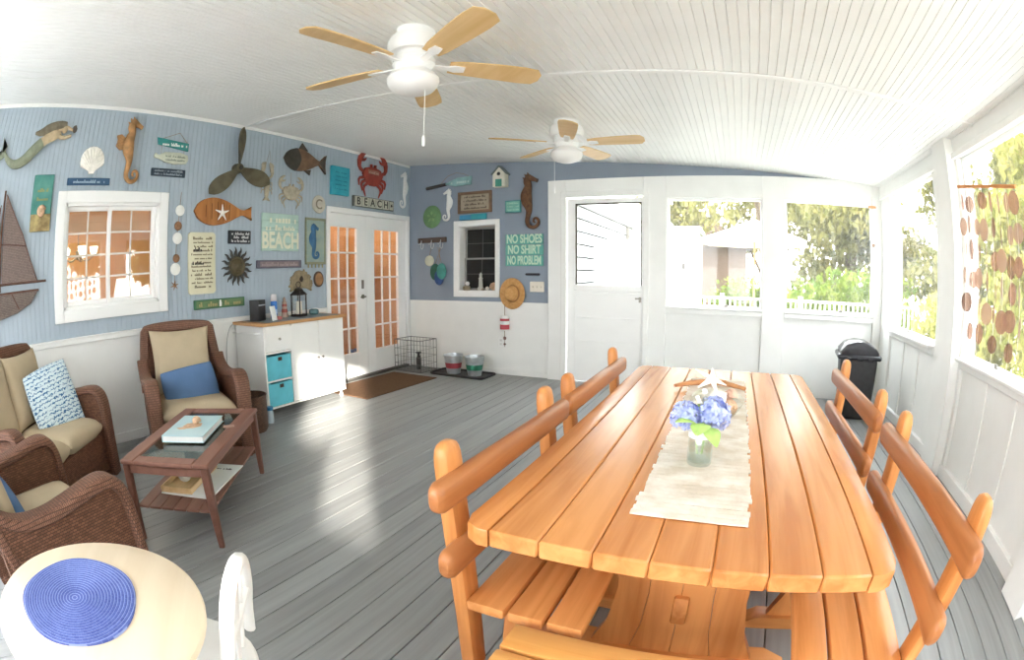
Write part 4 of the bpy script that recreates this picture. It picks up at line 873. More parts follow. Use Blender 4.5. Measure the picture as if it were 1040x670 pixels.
for xx in (-.22, -.15, -.08, -.01, .06): b.bb(xx-.003, xx+.003, -.1+abs(xx+.05)*.25, .1-abs(xx+.05)*.25, .0295, .031)
b.build('slat_gaps', paint('fish_gap_dark', (84, 48, 26), .7), wf)
b = M(); star_mesh(b, .085, .014, (-.03, -.012, .032), Euler((0, 0, PI/2))); b.build('starfish', SHELLW, wf)
lb = on_left('lobster_ornament', 'pale carved lobster hanging by a string beside the propeller', 'wall art', -2.545, 2.31)
PALEW = paint('pale_driftwood', (178, 168, 148), .75, .15, 25, bump=.3)
string(lb, ROPE, [(-.03, .15, .01), (0.02, .33, .006), (.05, .15, .01)], .002)
b = M(); b.tube([(0, .04, .012), (0, -.03, .014), (0, -.10, .012), (0, -.16, .01), (0, -.19, .008)], [.03, .04, .032, .026, .012], 10, .5, (0, 0, 1), smooth=1); b.prism([(-.05, -.21), (-.02, -.17), (.02, -.17), (.05, -.21), (.0, -.2)], .004, .016, .002)
for s_ in (-1, 1):
    for k in range(3): b.tube([(s_*.03, -.02-.035*k, .01), (s_*.065, -.01-.045*k, .01), (s_*.075, -.045-.045*k, .008)], .006, 5)
b.build('body', PALEW, lb)
for s_ in (-1, 1):
    b = M(); b.tube([(s_*.03, .03, .012), (s_*.07, .07, .012), (s_*.06, .12, .012), (s_*.045, .17, .012), (s_*.03, .2, .01)], [.012, .016, .028, .026, .008], 8, .5, (0, 0, 1), smooth=1); b.tube([(s_*.06, .12, .012), (s_*.075, .17, .012), (s_*.06, .195, .01)], [.018, .012, .005], 6, .6); b.build('claw', PALEW, lb)
cr = on_left('crab_art', 'pale carved crab hanging by a string above the mint beach sign', 'wall art', -2.205, 2.21)
string(cr, ROPE, [(0, .07, .008), (.0, .23, .006)], .002)
def crab_mesh(cr, m1, w, leg_r):
    b = M(); b.prism([(-.5*w, .06*w), (-.38*w, .26*w), (-.12*w, .32*w), (.12*w, .32*w), (.38*w, .26*w), (.5*w, .06*w), (.3*w, -.22*w), (.12*w, -.3*w), (-.12*w, -.3*w), (-.3*w, -.22*w)], .004, .03, .009)
    for s_ in (-1, 1): b.tube([(s_*.1*w, .3*w, .02), (s_*.1*w, .40*w, .022)], .05*w, 8)
    b.build('shell', m1, cr)
    for s_ in (-1, 1):
        b = M(); b.tube([(s_*.42*w, .12*w, .015), (s_*.66*w, .22*w, .015), (s_*.66*w, .5*w, .015), (s_*.5*w, .68*w, .015), (s_*.36*w, .74*w, .012)], [leg_r*1.1, leg_r*1.3, leg_r*2.1, leg_r*1.6, leg_r*.5], 8, .5, (0, 0, 1), smooth=1); b.tube([(s_*.64*w, .52*w, .015), (s_*.42*w, .5*w, .015), (s_*.32*w, .58*w, .012)], [leg_r*1.3, leg_r*1.0, leg_r*.4], 7, .6, (0, 0, 1), smooth=1); b.build('claw', m1, cr)
        for k in range(3):
            b = M(); b.tube([(s_*(.42-.1*k)*w, (-.06-.08*k)*w, .012), (s_*(.66-.1*k)*w, (-.1-.14*k)*w, .014), (s_*(.64-.16*k)*w, (-.34-.16*k)*w, .01)], [leg_r, leg_r*.85, leg_r*.35], 7, smooth=1); b.build('leg', m1, cr)
crab_mesh(cr, PALEW, .25, .011)
fs = on_left('fish_carving', 'dark-headed carved brown fish under the ceiling edge', 'wall art', -2.01, 2.595)
b = M(); b.prism(fish_outline(.63, .25, .85), 0, .035, .01); b.build('fish_body', paint('fish_brown', (126, 98, 76), .7, .3, 16, bump=.4, c2=(100, 76, 60)), fs)
hp = [q for q in fish_outline(.636, .258, .8) if q[0] < -.12]; b = M(); b.prism([q for q in hp if q[1] >= 0]+[(-.09, .06), (-.075, 0), (-.1, -.06)]+[q for q in hp if q[1] < 0], .0, .040, .008); b.build('head', paint('fish_dark', (62, 58, 52), .6, .2, 20), fs)
FIN = paint('fish_fin', (64, 56, 50), .6, .2, 20)
for nm, pl_, z0_, z1_ in (('dorsal_fin', [(-.12, .11), (-.06, .20), (.03, .12)], .008, .024), ('belly_fin', [(-.02, -.11), (.07, -.155), (.085, -.09)], .008, .024), ('tail_fin', [(.2, .0), (.315, .11), (.29, .0), (.315, -.115)], .01, .038)):
    M().prism(pl_, z0_, z1_, .003).build(nm, FIN, fs)
s = on_left('canvas_art', 'turquoise square canvas between the dark fish and the red crab', 'wall art', -1.45, 2.435)
board(.30, .345, .045, .004).build('canvas', paint('turquoise_canvas_paint', (44, 150, 172), .6, .12, 12, c2=(62, 164, 182)), s)
for yy in (.1, .05, 0, -.05, -.1): scrawl(s, None, -.1, .1, yy, .016, .0456).build('lettering', paint('turq_dark', (30, 120, 142), .6), s)
cr2 = on_left('red_crab_carving', 'red carved wooden crab above the french doors', 'wall art', -.835, 2.57)
REDW = paint('red_wood', (146, 60, 50), .6, .2, 16, bump=.3); crab_mesh(cr2, REDW, .40, .021)
b = M(); b.bb(-.11, .11, .03, .085, .03, .036, .002); b.build('name_strip', paint('crab_strip', (166, 120, 104), .6, .1, 20), cr2); scrawl(cr2, None, -.09, .09, .057, .032, .0368).build('lettering', paint('crab_letter', (204, 176, 160), .6), cr2)
s = on_left('beach_sign', 'grey wooden BEACH sign standing on the french door casing', 'sign', -.80, 2.225)
b = board(.80, .135, .03, .004); b.build('board', paint('black_sign_back', (92, 94, 88), .6, .1, 10), s)
LETG = paint('sign_cream', (196, 196, 180), .65, .08, 14)
for i, c_ in enumerate('BEACH'):
    xx = -.315+.135*i; M().bb(xx-.064, xx+.064, -.060, .060, .029, .034, .003).build('letter_tile', LETG, s)
    text(c_, .13, LETD, s, (xx, -.002, .0346), off=.02)
M().bb(.30, .385, -.055, .055, .029, .034, .003).build('shell_tile', LETG, s)
b = M(); b.ball((.343, 0, .036), .02, (1, 1, .4), 1); star_mesh(b, .034, .008, (.343, 0, .034)); b.build('tile_shell', LETD, s)
b = M(); seahorse_mesh(b, .53, 1, .018, False, 1.0); tag(b.build('white_seahorse', WHITE, None, (.004, -.155, 2.225), RL), 'white wooden seahorse at the corner right of the BEACH sign', 'wall art', 'seahorses on the walls')
s = on_left('letter_art', 'round cream plaque with a letter C at the upper left of the door casing', 'wall art', -1.775, 2.125)
M().lathe([(0, 0), (.10, 0), (.105, .008), (.10, .016), (.085, .014), (0, .014)], 28).build('plaque', paint('cream_plaque', (196, 190, 176), .6, .08, 12), s); text('C', .16, paint('plaque_letter', (132, 122, 106), .6), s, (0, -.004, .0145))
s = on_left('blue_picture', 'tall picture of a blue seahorse hanging on pegs left of the french doors', 'picture', -1.825, 1.70)
b = board(.29, .50, .014); b.build('panel', paint('picture_sage', (140, 160, 156), .7, .15, 9, c2=(160, 172, 158)), s)
b = M(); b.bb(-.155, .155, .235, .262, .0, .024, .003); b.bb(-.155, .155, -.262, -.235, 0, .024, .003); b.bb(-.155, -.14, -.235, .235, 0, .02, .002); b.bb(.14, .155, -.235, .235, 0, .02, .002); b.build('frame', wood('picture_frame_wood', (120, 126, 104), (150, 150, 122), 'X', .7, 20), s)
b = M(); seahorse_mesh(b, .40, -1, .012, False, 1.25); b.build('painted_seahorse', paint('picture_blue', (62, 108, 146), .6, .15, 20), s, (-.02, -.2, .013))
PEG = paint('peg_tan', (162, 156, 118), .7, .1, 20)
for i in range(5): M().tube([(-.11+.055*i, -.255, .012), (-.11+.055*i, -.30, .012)], .008, 6).build('peg', PEG, s)
s = on_left('mint_beach_sign', 'large pale mint square sign reading BEACH below the crab', 'sign', -2.345, 1.78)
MINT = paint('mint_board', (178, 204, 194), .65, .08, 8); b = M()
for i in range(5): b.bb(-.255, .255, -.198+.0794*i, -.198+.0794*(i+1)-.002, 0, .024, .003)
b.build('planks', MINT, s); LETC = paint('cream_lettering', (226, 226, 204), .6, .03)
text('BEACH', .235, LETC, s, (0, -.095, .0246), sx=.70, ext=.002, off=.03)
scrawl(s, None, -.2, .2, .14, .085, .0248).build('lettering', LETC, s); scrawl(s, None, -.21, .0, .045, .06, .0248).build('lettering', LETC, s); scrawl(s, None, .03, .21, .045, .05, .0248).build('lettering', LETC, s)
s = on_left('purple_sign', 'long narrow purple-grey sign below the mint BEACH sign', 'sign', -2.355, 1.445)
board(.62, .082, .02).build('board', paint('purple_board', (96, 92, 106), .6, .12, 12), s); b = M(); b.bb(-.27, .27, -.028, .028, .0195, .022, .001); b.build('inset', paint('mauve_inset', (132, 116, 120), .6, .15, 15), s)
scrawl(s, None, -.25, .25, 0, .036, .0226).build('lettering', paint('mauve_letter', (164, 148, 146), .6), s)
s = on_left('cream_rules_sign', 'tall cream sign with many lines of dark writing left of the metal sun', 'sign', -3.335, 1.47)
rr = [(sx*(.155-.03)+.03*math.cos(a), sy*(.285-.03)+.03*math.sin(a)) for sx, sy, a0 in ((1, 1, 0), (-1, 1, PI/2), (-1, -1, PI), (1, -1, 1.5*PI)) for a in [a0+PI/2*i/5 for i in range(6)]]
M().prism(rr, 0, .02, .005).build('board', paint('cream_board', (222, 218, 190), .6, .04, 8), s); rn = random.Random(11)
SEP = paint('sepia_lettering', (124, 114, 88), .7); b = M()
for k in range(13): scrawl(s, None, -.13+.05*rn.random(), .135-.04*rn.random(), .23-.037*k, .02 if k % 3 else .026, .0206, b, rn)
b.build('lettering', SEP, s); b = M(); scrawl(s, None, -.1, -.01, .125, .04, .0208, b, rn); scrawl(s, None, -.12, .02, .0, .03, .0208, b, rn); b.build('bold_lettering', LETD, s)
s = on_left('small_black_sign', 'small black sign with white writing above the metal sun', 'sign', -2.885, 1.715)
board(.27, .13, .03).build('box', paint('black_sign_box', (44, 46, 52), .5, .1, 10), s)
WSL = paint('white_sign_letter', (206, 206, 206), .6)
for x0, x1, yy in ((-.11, .11, .035), (-.08, .09, 0), (-.11, .11, -.036)): scrawl(s, None, x0, x1, yy, .026, .0306).build('lettering', WSL, s)
sn = on_left('sun_art', 'dark metal sun with sixteen rays on the blue wall', 'wall art', -2.91, 1.43)
SUNM = paint('sun_bronze', (92, 84, 62), .5, .25, 20, metal=.3, bump=.3)
b = M(); b.lathe([(0, 0), (.105, 0), (.105, .008), (.09, .018), (.075, .014), (.05, .03), (0, .04)], 32); b.tube([(0, .02, .038), (0, -.01, .045), (0, -.02, .04)], .01, 6)
for s_ in (-1, 1): b.ball((s_*.03, .022, .034), .009, (1.3, .7, .5), 1)
b.tube([(-.025, -.04, .034), (0, -.047, .036), (.025, -.04, .034)], .005, 6); b.build('face_disc', SUNM, sn)
SUNR = paint('sun_ray_metal', (66, 64, 62), .5, .2, 20, metal=.4)
for k in range(16):
    a = 2*PI*k/16+.1; mt = Matrix.Rotation(a, 4, 'Z'); b = M(); p = [mt @ Vector(q) for q in ((.09, 0, .008), (.13, .007, .008), (.16, -.008, .008), (.192, .004, .006))]; b.tube(p, [.019, .017, .012, .003], 6, .45, (0, 0, 1), smooth=1); b.build('ray', SUNR, sn)
s = on_left('green_sign', 'long green name board above the chair rail left of the cabinet', 'sign', -3.135, 1.087, d=.006)
board(.60, .088, .022).build('board', paint('green_board', (66, 112, 82), .6, .15, 10), s); b = M(); b.bb(-.28, .28, -.032, .032, .0216, .0235, .001); b.build('inset', paint('olive_inset', (98, 124, 86), .6, .12, 14), s)
scrawl(s, None, -.25, -.03, 0, .045, .0242).build('lettering', paint('gold_lettering', (166, 158, 110), .6), s); scrawl(s, None, .05, .26, 0, .045, .0242).build('lettering', paint('gold_lettering_2', (166, 158, 110), .6), s)
b = M(); b.prism([(-.01, -.03), (.012, -.03), (.016, .0), (.008, .032), (-.008, .032), (-.012, 0)], .0235, .026); b.build('white_emblem', WHITE, s)
s = on_left('oval_art', 'small oval brown plaque beside the door casing', 'wall art', -1.775, 1.27)
b = M(); ov = [(.075*math.cos(2*PI*i/28), .09*math.sin(2*PI*i/28)) for i in range(28)]; b.prism(ov, 0, .016, .006); b.build('rim', paint('oval_dark', (86, 66, 54), .6, .1, 15), s)
M().prism([(x*.78, y*.78) for x, y in ov], .0155, .019, .002).build('centre', paint('oval_tan', (154, 114, 78), .6, .2, 15), s)
fn = on_left('shell_fan', 'tan fan-shaped coral spray behind the lantern', 'wall art', -2.05, 1.245)
b = M(); FANM = paint('fan_tan', (148, 134, 108), .85, .2, 30, bump=.6)
for i in range(27):
    a = PI*(1.12-1.24*i/26); rn = random.Random(i); l_ = .17*rn.uniform(.88, 1.04); b.tube([(0.0, -.06, .006), (.5*l_*math.cos(a), -.03+.5*l_*math.sin(a), .014), (l_*math.cos(a), -.03+l_*math.sin(a), .008)], [.006, .012, .014], 5, .6)
b.prism([(-.12, -.06), (-.13, .04), (-.07, .11), (0, .125), (.07, .11), (.13, .04), (.12, -.06)], .0, .006); b.build('spray', FANM, fn)
b = M(); b.ball((.0, .035, .02), .03, (1, 1.2, .5), 1); b.build('knot', IRON, fn)
# --- back wall
s = on_back('paddle', 'hanging paddle with a dark handle and pale teal blade high in the corner', 'paddle', .68, 2.535)
b = M(); b.tube([(-.37, -.045, .015), (-.05, -.012, .015)], [.022, .022], 10); b.build('handle', paint('paddle_dark', (58, 54, 52), .6, .15, 20), s)
b = M(); b.tube([(-.05, -.012, .015), (.02, .0, .015)], .016, 8); b.prism([(.0, -.03), (.10, -.055), (.345, -.045), (.35, .07), (.13, .062), (.0, .02)], .004, .024, .006); b.build('blade', paint('paddle_teal', (140, 178, 178), .6, .12, 14), s)
scrawl(s, None, .04, .31, .005, .05, .0246).build('lettering', paint('paddle_letter', (186, 208, 204), .6), s)
string(s, ROPE, [(-.14, .0, .01), (-.03, .1, .006), (.10, .135, .005), (.22, .11, .006), (.32, .06, .012)], .003)
b = M(); seahorse_mesh(b, .45, 1, .018, False, 1.0); tag(b.build('white_seahorse', WHITE, None, (.655, -.004, 2.015), RB), 'white seahorse between the green sand dollar and the framed brown sign', 'wall art', 'seahorses on the walls')
sd = on_back('sand_dollar', 'green round sand dollar plaque on the corner of the back wall', 'wall art', .40, 2.09)
GRN = paint('sage_green', (104, 142, 98), .65, .12, 14, bump=.3)
M().lathe([(0, 0), (.145, 0), (.15, .006), (.14, .014), (.06, .02), (0, .022)], 32, (0, 0, 0), Matrix.Diagonal((1, 1.06, 1, 1))).build('disc', GRN, sd)
b = M()
for k in range(5):
    a = PI/2+2*PI*k/5; mt = Matrix.Rotation(a, 4, 'Z'); b.prism([(.015, 0), (.05, .022), (.085, 0), (.05, -.022)], .014, .0235, .002, mt)
b.build('petals', paint('sage_light', (128, 162, 112), .65, .1, 14), sd)
s = on_back('framed_sign', 'brown framed wooden sign with lines of writing above the small window', 'sign', 1.075, 2.245)
b = M(); 
for q in ((-.255, -.215, -.145, .145), (.215, .255, -.145, .145), (-.215, .215, .105, .145), (-.215, .215, -.145, -.105)): b.bb(q[0], q[1], q[2], q[3], 0, .026, .004)
b.build('frame', wood('sign_frame', (104, 82, 66), (128, 102, 82), 'X', .6, 14), s)
M().bb(-.22, .22, -.11, .11, 0, .014).build('panel', paint('panel_taupe', (164, 152, 132), .65, .08, 12), s)
BRL = paint('brown_lettering', (84, 70, 56), .6)
for k, (a_, c_) in enumerate(((-.16, .15), (-.17, .17), (-.15, .13), (-.16, .17))): scrawl(s, None, a_, c_, .075-.05*k, .028, .0146).build('lettering', BRL, s)
s = on_back('blue_sign', 'low blue and teal sign resting on top of the small window casing', 'sign', 1.055, 2.04)
M().bb(-.2, -.03, -.028, .038, 0, .03, .003).build('blue_block', paint('blue_block', (62, 142, 186), .6, .08, 10), s); M().bb(-.028, .2, -.028, .046, 0, .03, .003).build('teal_block', paint('teal_block', (56, 150, 164), .6, .08, 10), s)
bh = on_back('birdhouse', 'small white birdhouse with a teal door mounted high on the back wall', 'birdhouse', 1.475, 2.41)
b = M(); b.prism([(-.085, 0), (.085, 0), (.085, .16), (0, .25), (-.085, .16)], .0, .11, .003); b.build('house', paint('birdhouse_white', (222, 218, 204), .6, .06, 12), bh)
for s_ in (-1, 1):
    b = M(); b.box((s_*.055, .215, .055), (.155, .014, .13), Euler((0, 0, -s_*.815)), .003); b.build('roof', paint('birdhouse_roof', (112, 124, 124), .6, .1, 12), bh)
b = M(); b.lathe([(0, 0), (.024, 0), (.024, .003), (0, .003)], 16, (0, .165, .1105)); b.build('hole', DARK, bh); M().bb(-.045, .045, .0, .095, .11, .116, .002).build('door', paint('birdhouse_teal', (72, 146, 130), .6), bh)
s = on_back('small_teal_sign', 'small mint rectangular sign left of the brown carved seahorse', 'sign', 1.635, 2.152)
board(.215, .155, .03).build('block', paint('small_mint_edge', (80, 150, 150), .6, .08, 12), s); M().bb(-.095, .095, -.065, .065, .0295, .033, .002).build('face', paint('small_mint', (126, 186, 172), .6, .1, 14), s)
MTL = paint('mint_letter', (164, 208, 194), .6)
for k in range(3): scrawl(s, None, -.075, .075, .04-.04*k, .02, .0336).build('lettering', MTL, s)
b = M(); seahorse_mesh(b, .72, -1, .06, False, .92)
tag(b.build('wicker_seahorse', paint('twisted_brown', (118, 84, 60), .75, .35, 26, bump=.8, c2=(90, 62, 46)), None, (1.875, -.004, 1.855), RB), 'brown twisted wood seahorse beside the white door frame', 'wall art', 'seahorses on the walls')
s = on_back('no_shoes_sign', 'mint slatted sign reading NO SHOES NO SHIRT NO PROBLEM above the straw hat', 'sign', 1.785, 1.595)
b = M(); 
for k in range(3): b.bb(-.255, .255, -.2+.135*k, -.2+.135*k+.128, 0, .02, .003)
b.build('planks', paint('mint_teal_board', (104, 172, 160), .65, .1, 9), s)
LM = paint('pale_mint_letter', (196, 222, 200), .6, .03)
for k, tx in enumerate(('NO SHOES', 'NO SHIRT', 'NO PROBLEM')): text(tx, .15, LM, s, (0, .136-.135*k, .0208), sx=.66 if k < 2 else .50, ext=.002, off=.03)
hk = on_back('hook_rack', 'dark wooden rack with three metal hooks left of the small window', 'hook rack', .405, 1.765)
board(.47, .07, .022).build('board', wood('dark_rack', (74, 62, 58), (96, 80, 72), 'X', .6, 18), hk)
for xx in (-.17, .0, .15):
    b = M(); b.tube([(xx, .0, .022), (xx, -.045, .03), (xx, -.1, .04), (xx+.03, -.125, .05), (xx+.055, -.10, .06), (xx+.06, -.05, .062)], .0065, 7, smooth=1); b.tube([(xx+.0, -.02, .022), (xx-.02, -.06, .045), (xx-.035, -.05, .055)], .005, 6); b.build('hook', STEEL, hk)
d_ = on_back('white_float', 'round white disc ornament hanging from the middle hook', 'ornament', .385, 1.48, d=.03)
M().lathe([(0, 0), (.05, .0), (.072, .01), (.075, .02), (.06, .03), (.02, .034), (0, .034)], 22).build('disc', paint('disc_cream', (206, 210, 192), .6, .08, 12), d_); string(d_, ROPE, [(.0, .06, .015), (.02, .17, .01)], .003)
for (x, z, rx, rz_, m_, lb, dd) in ((.465, 1.325, .078, .115, (46, 92, 78), 'dark green oval float hanging from the hook rack', .012), (.555, 1.25, .075, .105, (50, 78, 132), 'navy oval float hanging lowest under the hook rack', .05), (.62, 1.335, .075, .11, (68, 142, 134), 'teal oval float hanging on the right under the hook rack', .09)):
    f_ = on_back('hanging_float', lb, 'ornament', x, z, 'floats on the hooks', dd)
    b = M(); b.lathe([(0, 0), (rx*.8, .0), (rx, .012), (rx*.96, .026), (rx*.5, .034), (0, .035)], 22, (0, 0, 0), Matrix.Diagonal((1, rz_/rx, 1, 1))); b.build('float_body', paint('float_%d' % m_[0], m_, .5, .15, 12), f_); string(f_, ROPE, [(0, rz_*.9, .015), (.55-x, 1.66-z, .0)], .003)
ht = on_back('straw_hat', 'tan straw hat hanging on the back wall beside the small window', 'hat', 1.63, 1.045)
STRAW = paint('straw', (196, 146, 88), .8, .12, 30, bump=.4, c2=(212, 164, 106)); b = M()
pr_ = [(.0, .10), (.05, .102), (.075, .095), (.09, .07), (.098, .02), (.11, .012), (.165, .02), (.185, .03), (.186, .034), (.16, .026), (.11, .018)]
b.lathe(pr_, 36, (0, 0, 0), Matrix.Diagonal((.93, 1.06, 1, 1))); b.build('hat_body', STRAW, ht); b = M(); b.lathe([(.096, .022), (.102, .022), (.098, .046), (.093, .046)], 36, (0, 0, 0), Matrix.Diagonal((.93, 1.06, 1, 1))); b.build('hat_band', paint('hat_band_brown', (150, 104, 62), .8), ht)
b = M(); b.prism([(-.1, 0), (-.085, .014), (.085, .014), (.1, 0), (.085, -.014), (-.085, -.014)], 0, .014, .003); o = tag(b.build('black_bar_sign', paint('black_bar', (46, 46, 52), .6, .15, 30), None, (1.895, -.004, 1.29), RB), 'narrow black bar below the NO SHOES sign', 'sign')
pl = on_back('switch_plate', 'cream switch plate at the right of the straw hat', 'switch plate', 1.955, 1.135)
board(.19, .13, .01, .004).build('plate', paint('plate_cream', (226, 218, 204), .4, .02), pl)
for xx in (-.055, 0, .055): M().box((xx, 0, .012), (.012, .026, .012), Euler((.4, 0, 0)), .002).build('toggle', paint('toggle_cream', (214, 204, 188), .4), pl)
by = on_back('buoy_ornament', 'red and white striped buoy hanging below the straw hat', 'ornament', 1.535, .67)
string(by, ROPE, [(.0, .24, .05), (0, -.30, .05)], .004)
RED = paint('buoy_red', (182, 74, 84), .6, .08, 14)
b = M(); mt = Matrix.Translation((0, -.09, .05)) @ Matrix.Rotation(-PI/2, 4, 'X')
b.lathe([(0, 0), (.05, 0), (.058, .01), (.058, .16), (.04, .185), (.012, .19), (0, .19)], 20, (0, 0, 0), mt); b.build('buoy_body', WHITE, by)
b = M(); b.lathe([(.057, .015), (.0595, .015), (.0595, .075), (.057, .075)], 20, (0, 0, 0), mt); b.lathe([(.057, .12), (.0595, .12), (.0595, .15), (.057, .15)], 20, (0, 0, 0), mt); b.build('red_bands', RED, by)
b = M(); b.ball((0, -.19, .05), .02, (1, 1.2, 1), 2); b.ball((0, -.265, .05), .016, (1, 1, 1), 2); b.build('beads', paint('buoy_bead', (128, 100, 96), .6, .1, 20), by)
ol = on_back('electrical_outlet', 'white electrical outlet plate low on the white back wall', 'outlet', 1.46, .42, d=.006); board(.072, .115, .006, .002).build('plate', WHITE2, ol)
b = M(); [b.bb(-.016, .016, z-.014, z+.014, .006, .0085, .002) for z in (-.025, .025)]; b.build('sockets', paint('socket_white', (220, 220, 218), .4), ol)
# --- things on the small window's sill
sz = BW[2]+.0155
f_ = thing('sill_figurine', 'pale lighthouse figurine in the middle of the small window sill', 'figurine', (1.135, .05, sz))
b = M(); b.lathe([(0, 0), (.05, 0), (.045, .03), (.03, .05), (.024, .15), (.03, .155), (.03, .165), (.018, .17), (.018, .2), (.022, .205), (0, .24)], 18); b.build('tower', paint('figurine_grey', (186, 186, 180), .6, .08, 14), f_)
b = M(); b.ball((0, 0, .012), .06, (1, .8, .4), 2); b.build('rock_base', paint('figurine_rock', (140, 132, 118), .8, .2, 25, bump=.4), f_)
b = M(); b.lathe([(0, 0), (.045, 0), (.055, .02), (.05, .05), (.03, .06), (0, .06)], 16); tag(b.build('shell_jar', paint('jar_brown', (142, 130, 108), .6, .25, 25, bump=.3), None, (.925, .045, sz)), 'brown shell pot at the left of the small window sill', 'pot')
b = M(); b.ball((0, 0, .03), .03, (1, 1, 1), 2); tag(b.build('white_ball', WHITE, None, (.935, .045, sz+.06)), 'white ball on the brown shell pot of the small window sill', 'ball')
b = M(); scallop(b, .06, .03); tag(b.build('sill_shell', SHELLT, None, (1.325, .06, sz+.051), (PI/2-.2, 0, 0)), 'tan shell at the right of the small window sill', 'shell')
b = M(); spiral_shell(b, (0, 0, 0), .03, Euler((1.3, 0, 1))); tag(b.build('seashell', SHELLW, None, (1.245, .02, sz+.025)), 'white spiral seashell beside the lighthouse on the small window sill', 'shell')
# --- right windows: capiz mobile and wind chime
mb = thing('shell_mobile', 'hanging mobile of pinkish shell discs in the right window', 'mobile', (5.99, -3.08, 1.94))
b = M(); b.tube([(0, -.46, -.06), (0, .46, .06)], .011, 8); b.build('rod', paint('rod_orange', (212, 142, 84), .6), mb)
def capiz(i, c):
    m = bpy.data.materials.new('capiz_%d' % i); m.use_nodes = True; nt = m.node_tree; nt.nodes.clear(); o = nt.nodes.new('ShaderNodeOutputMaterial')
    t = nt.nodes.new('ShaderNodeBsdfTransparent'); d = nt.nodes.new('ShaderNodeBsdfTranslucent'); g = nt.nodes.new('ShaderNodeBsdfDiffuse'); a_ = nt.nodes.new('ShaderNodeMixShader'); b_ = nt.nodes.new('ShaderNodeMixShader')
    t.inputs[0].default_value = srgb(246, 226, 214); d.inputs[0].default_value = srgb(*c); g.inputs[0].default_value = srgb(*c); a_.inputs[0].default_value = .5; b_.inputs[0].default_value = .5
    nt.links.new(d.outputs[0], a_.inputs[1]); nt.links.new(g.outputs[0], a_.inputs[2]); nt.links.new(t.outputs[0], b_.inputs[1]); nt.links.new(a_.outputs[0], b_.inputs[2]); nt.links.new(b_.outputs[0], o.inputs[0]); return m
CAPZ = [capiz(0, (150, 124, 116)), capiz(1, (124, 104, 98)), capiz(2, (164, 146, 136))]
rn = random.Random(9)
for i in range(8):
    yy = .42-.12*i; n_ = (5, 6, 6, 5, 6, 5, 6, 5)[i]
    b = M(); b.tube([(0, yy, .13*yy), (0, yy-.01, -.17*n_+.13*yy)], .0018, 5); b.build('string', paint('mobile_string', (200, 190, 180), .8), mb)
    for k in range(n_):
        z = .13*yy-.1-.155*k+rn.uniform(-.02, .02); r_ = rn.uniform(.046, .062); a = rn.uniform(-.9, .9)
        b = M(); b.lathe([(0, 0), (r_, .0), (r_, .003), (0, .003)], 16, (0, 0, 0), Matrix.Translation((rn.uniform(-.012, .012), yy-.003*k, z)) @ Matrix.Rotation(a, 4, 'Z') @ Matrix.Rotation(PI/2, 4, 'Y') @ Matrix.Diagonal((1.1, .9, 1, 1))); b.build('shell_disc', rn.choice(CAPZ), mb)
wc = thing('hanging_chime', 'small wind chime with a wooden top hanging in the far right corner', 'wind chime', (5.93, -.26, 2.12))
b = M(); b.lathe([(0, 0), (.05, 0), (.05, .018), (0, .018)], 20); b.build('top_disc', paint('chime_wood', (216, 160, 112), .5), wc)
for k in range(5):
    a = 2*PI*k/5; b = M(); b.tube([(.036*math.cos(a), .036*math.sin(a), -.03), (.036*math.cos(a), .036*math.sin(a), -.30-.02*k)], .008, 8); b.tube([(.036*math.cos(a), .036*math.sin(a), .0), (.036*math.cos(a), .036*math.sin(a), -.03)], .001, 5); b.build('tube', WHITE2, wc)
b = M(); b.tube([(0, 0, .018), (0, 0, .12)], .0015, 5); b.tube([(0, 0, 0), (0, 0, -.37)], .0015, 5); b.lathe([(0, -.02), (.018, -.012), (.018, .012), (0, .02)], 14, (0, 0, -.40)); b.build('clapper', paint('chime_taupe', (168, 142, 124), .6), wc)
# ------------------------------------------------------------------ ceiling fans
BLADE = wood('maple_blade', (214, 176, 118), (228, 194, 142), 'X', .4, 8)
def fan(label, x, y, zh, rot, R=.71, chain=(0, 0), mat=BLADE):
    f = thing('ceiling_fan', label, 'ceiling fan', (x, y, zh), (0, 0, rot), 'ceiling fans')
    up = cz(x)-zh
    b = M(); b.lathe([(0, up+.014), (.105, up+.014), (.105, up-.03), (.10, up-.04), (.135, up-.055), (.148, up-.085), (.148, .115), (.135, .095), (0, .095)], 36); b.build('canopy', WHITE2, f)
    b = M(); b.lathe([(0, .095), (.10, .095), (.10, .07), (.115, .06), (.115, .03), (.1, .02), (.09, .0), (0, 0)], 36); b.build('motor_housing', WHITE2, f)
    b = M(); b.lathe([(0, .005), (.082, .005), (.088, -.01), (.125, -.03), (.14, -.055), (.135, -.085), (.11, -.115), (.06, -.132), (0, -.137)], 36); b.build('light_bowl', paint('frosted_bowl', (240, 238, 236), .3, .01), f)
    for k in range(5):
        a = 2*PI*k/5; mt = Matrix.Rotation(a, 4, 'Z') @ Matrix.Translation((0, 0, .035)) @ Matrix.Rotation(-.21, 4, 'X')
        out = [(.19, -.05), (.26, -.062), (.45, -.074), (.60, -.078), (R-.03, -.072), (R, -.03), (R, .03), (R-.03, .072), (.60, .078), (.45, .074), (.26, .062), (.19, .05)]
        b = M(); b.prism(out, -.004, .004, .002, mt); bl = b.build('blade', mat, f)
        b = M(); b.prism([(.09, -.022), (.18, -.016), (.22, -.03), (.275, -.022), (.275, .022), (.22, .03), (.18, .016), (.09, .022)], -.012, -.004, .002, mt); b.build('blade_iron', WHITE2, bl)
    return f
f1 = fan('large white ceiling fan with maple blades nearest the camera', 2.775, -3.73, 2.40, math.radians(-28))
f2 = fan('white ceiling fan with maple blades farther off, near the back wall', 2.94, -1.76, 2.395, math.radians(2), .67)
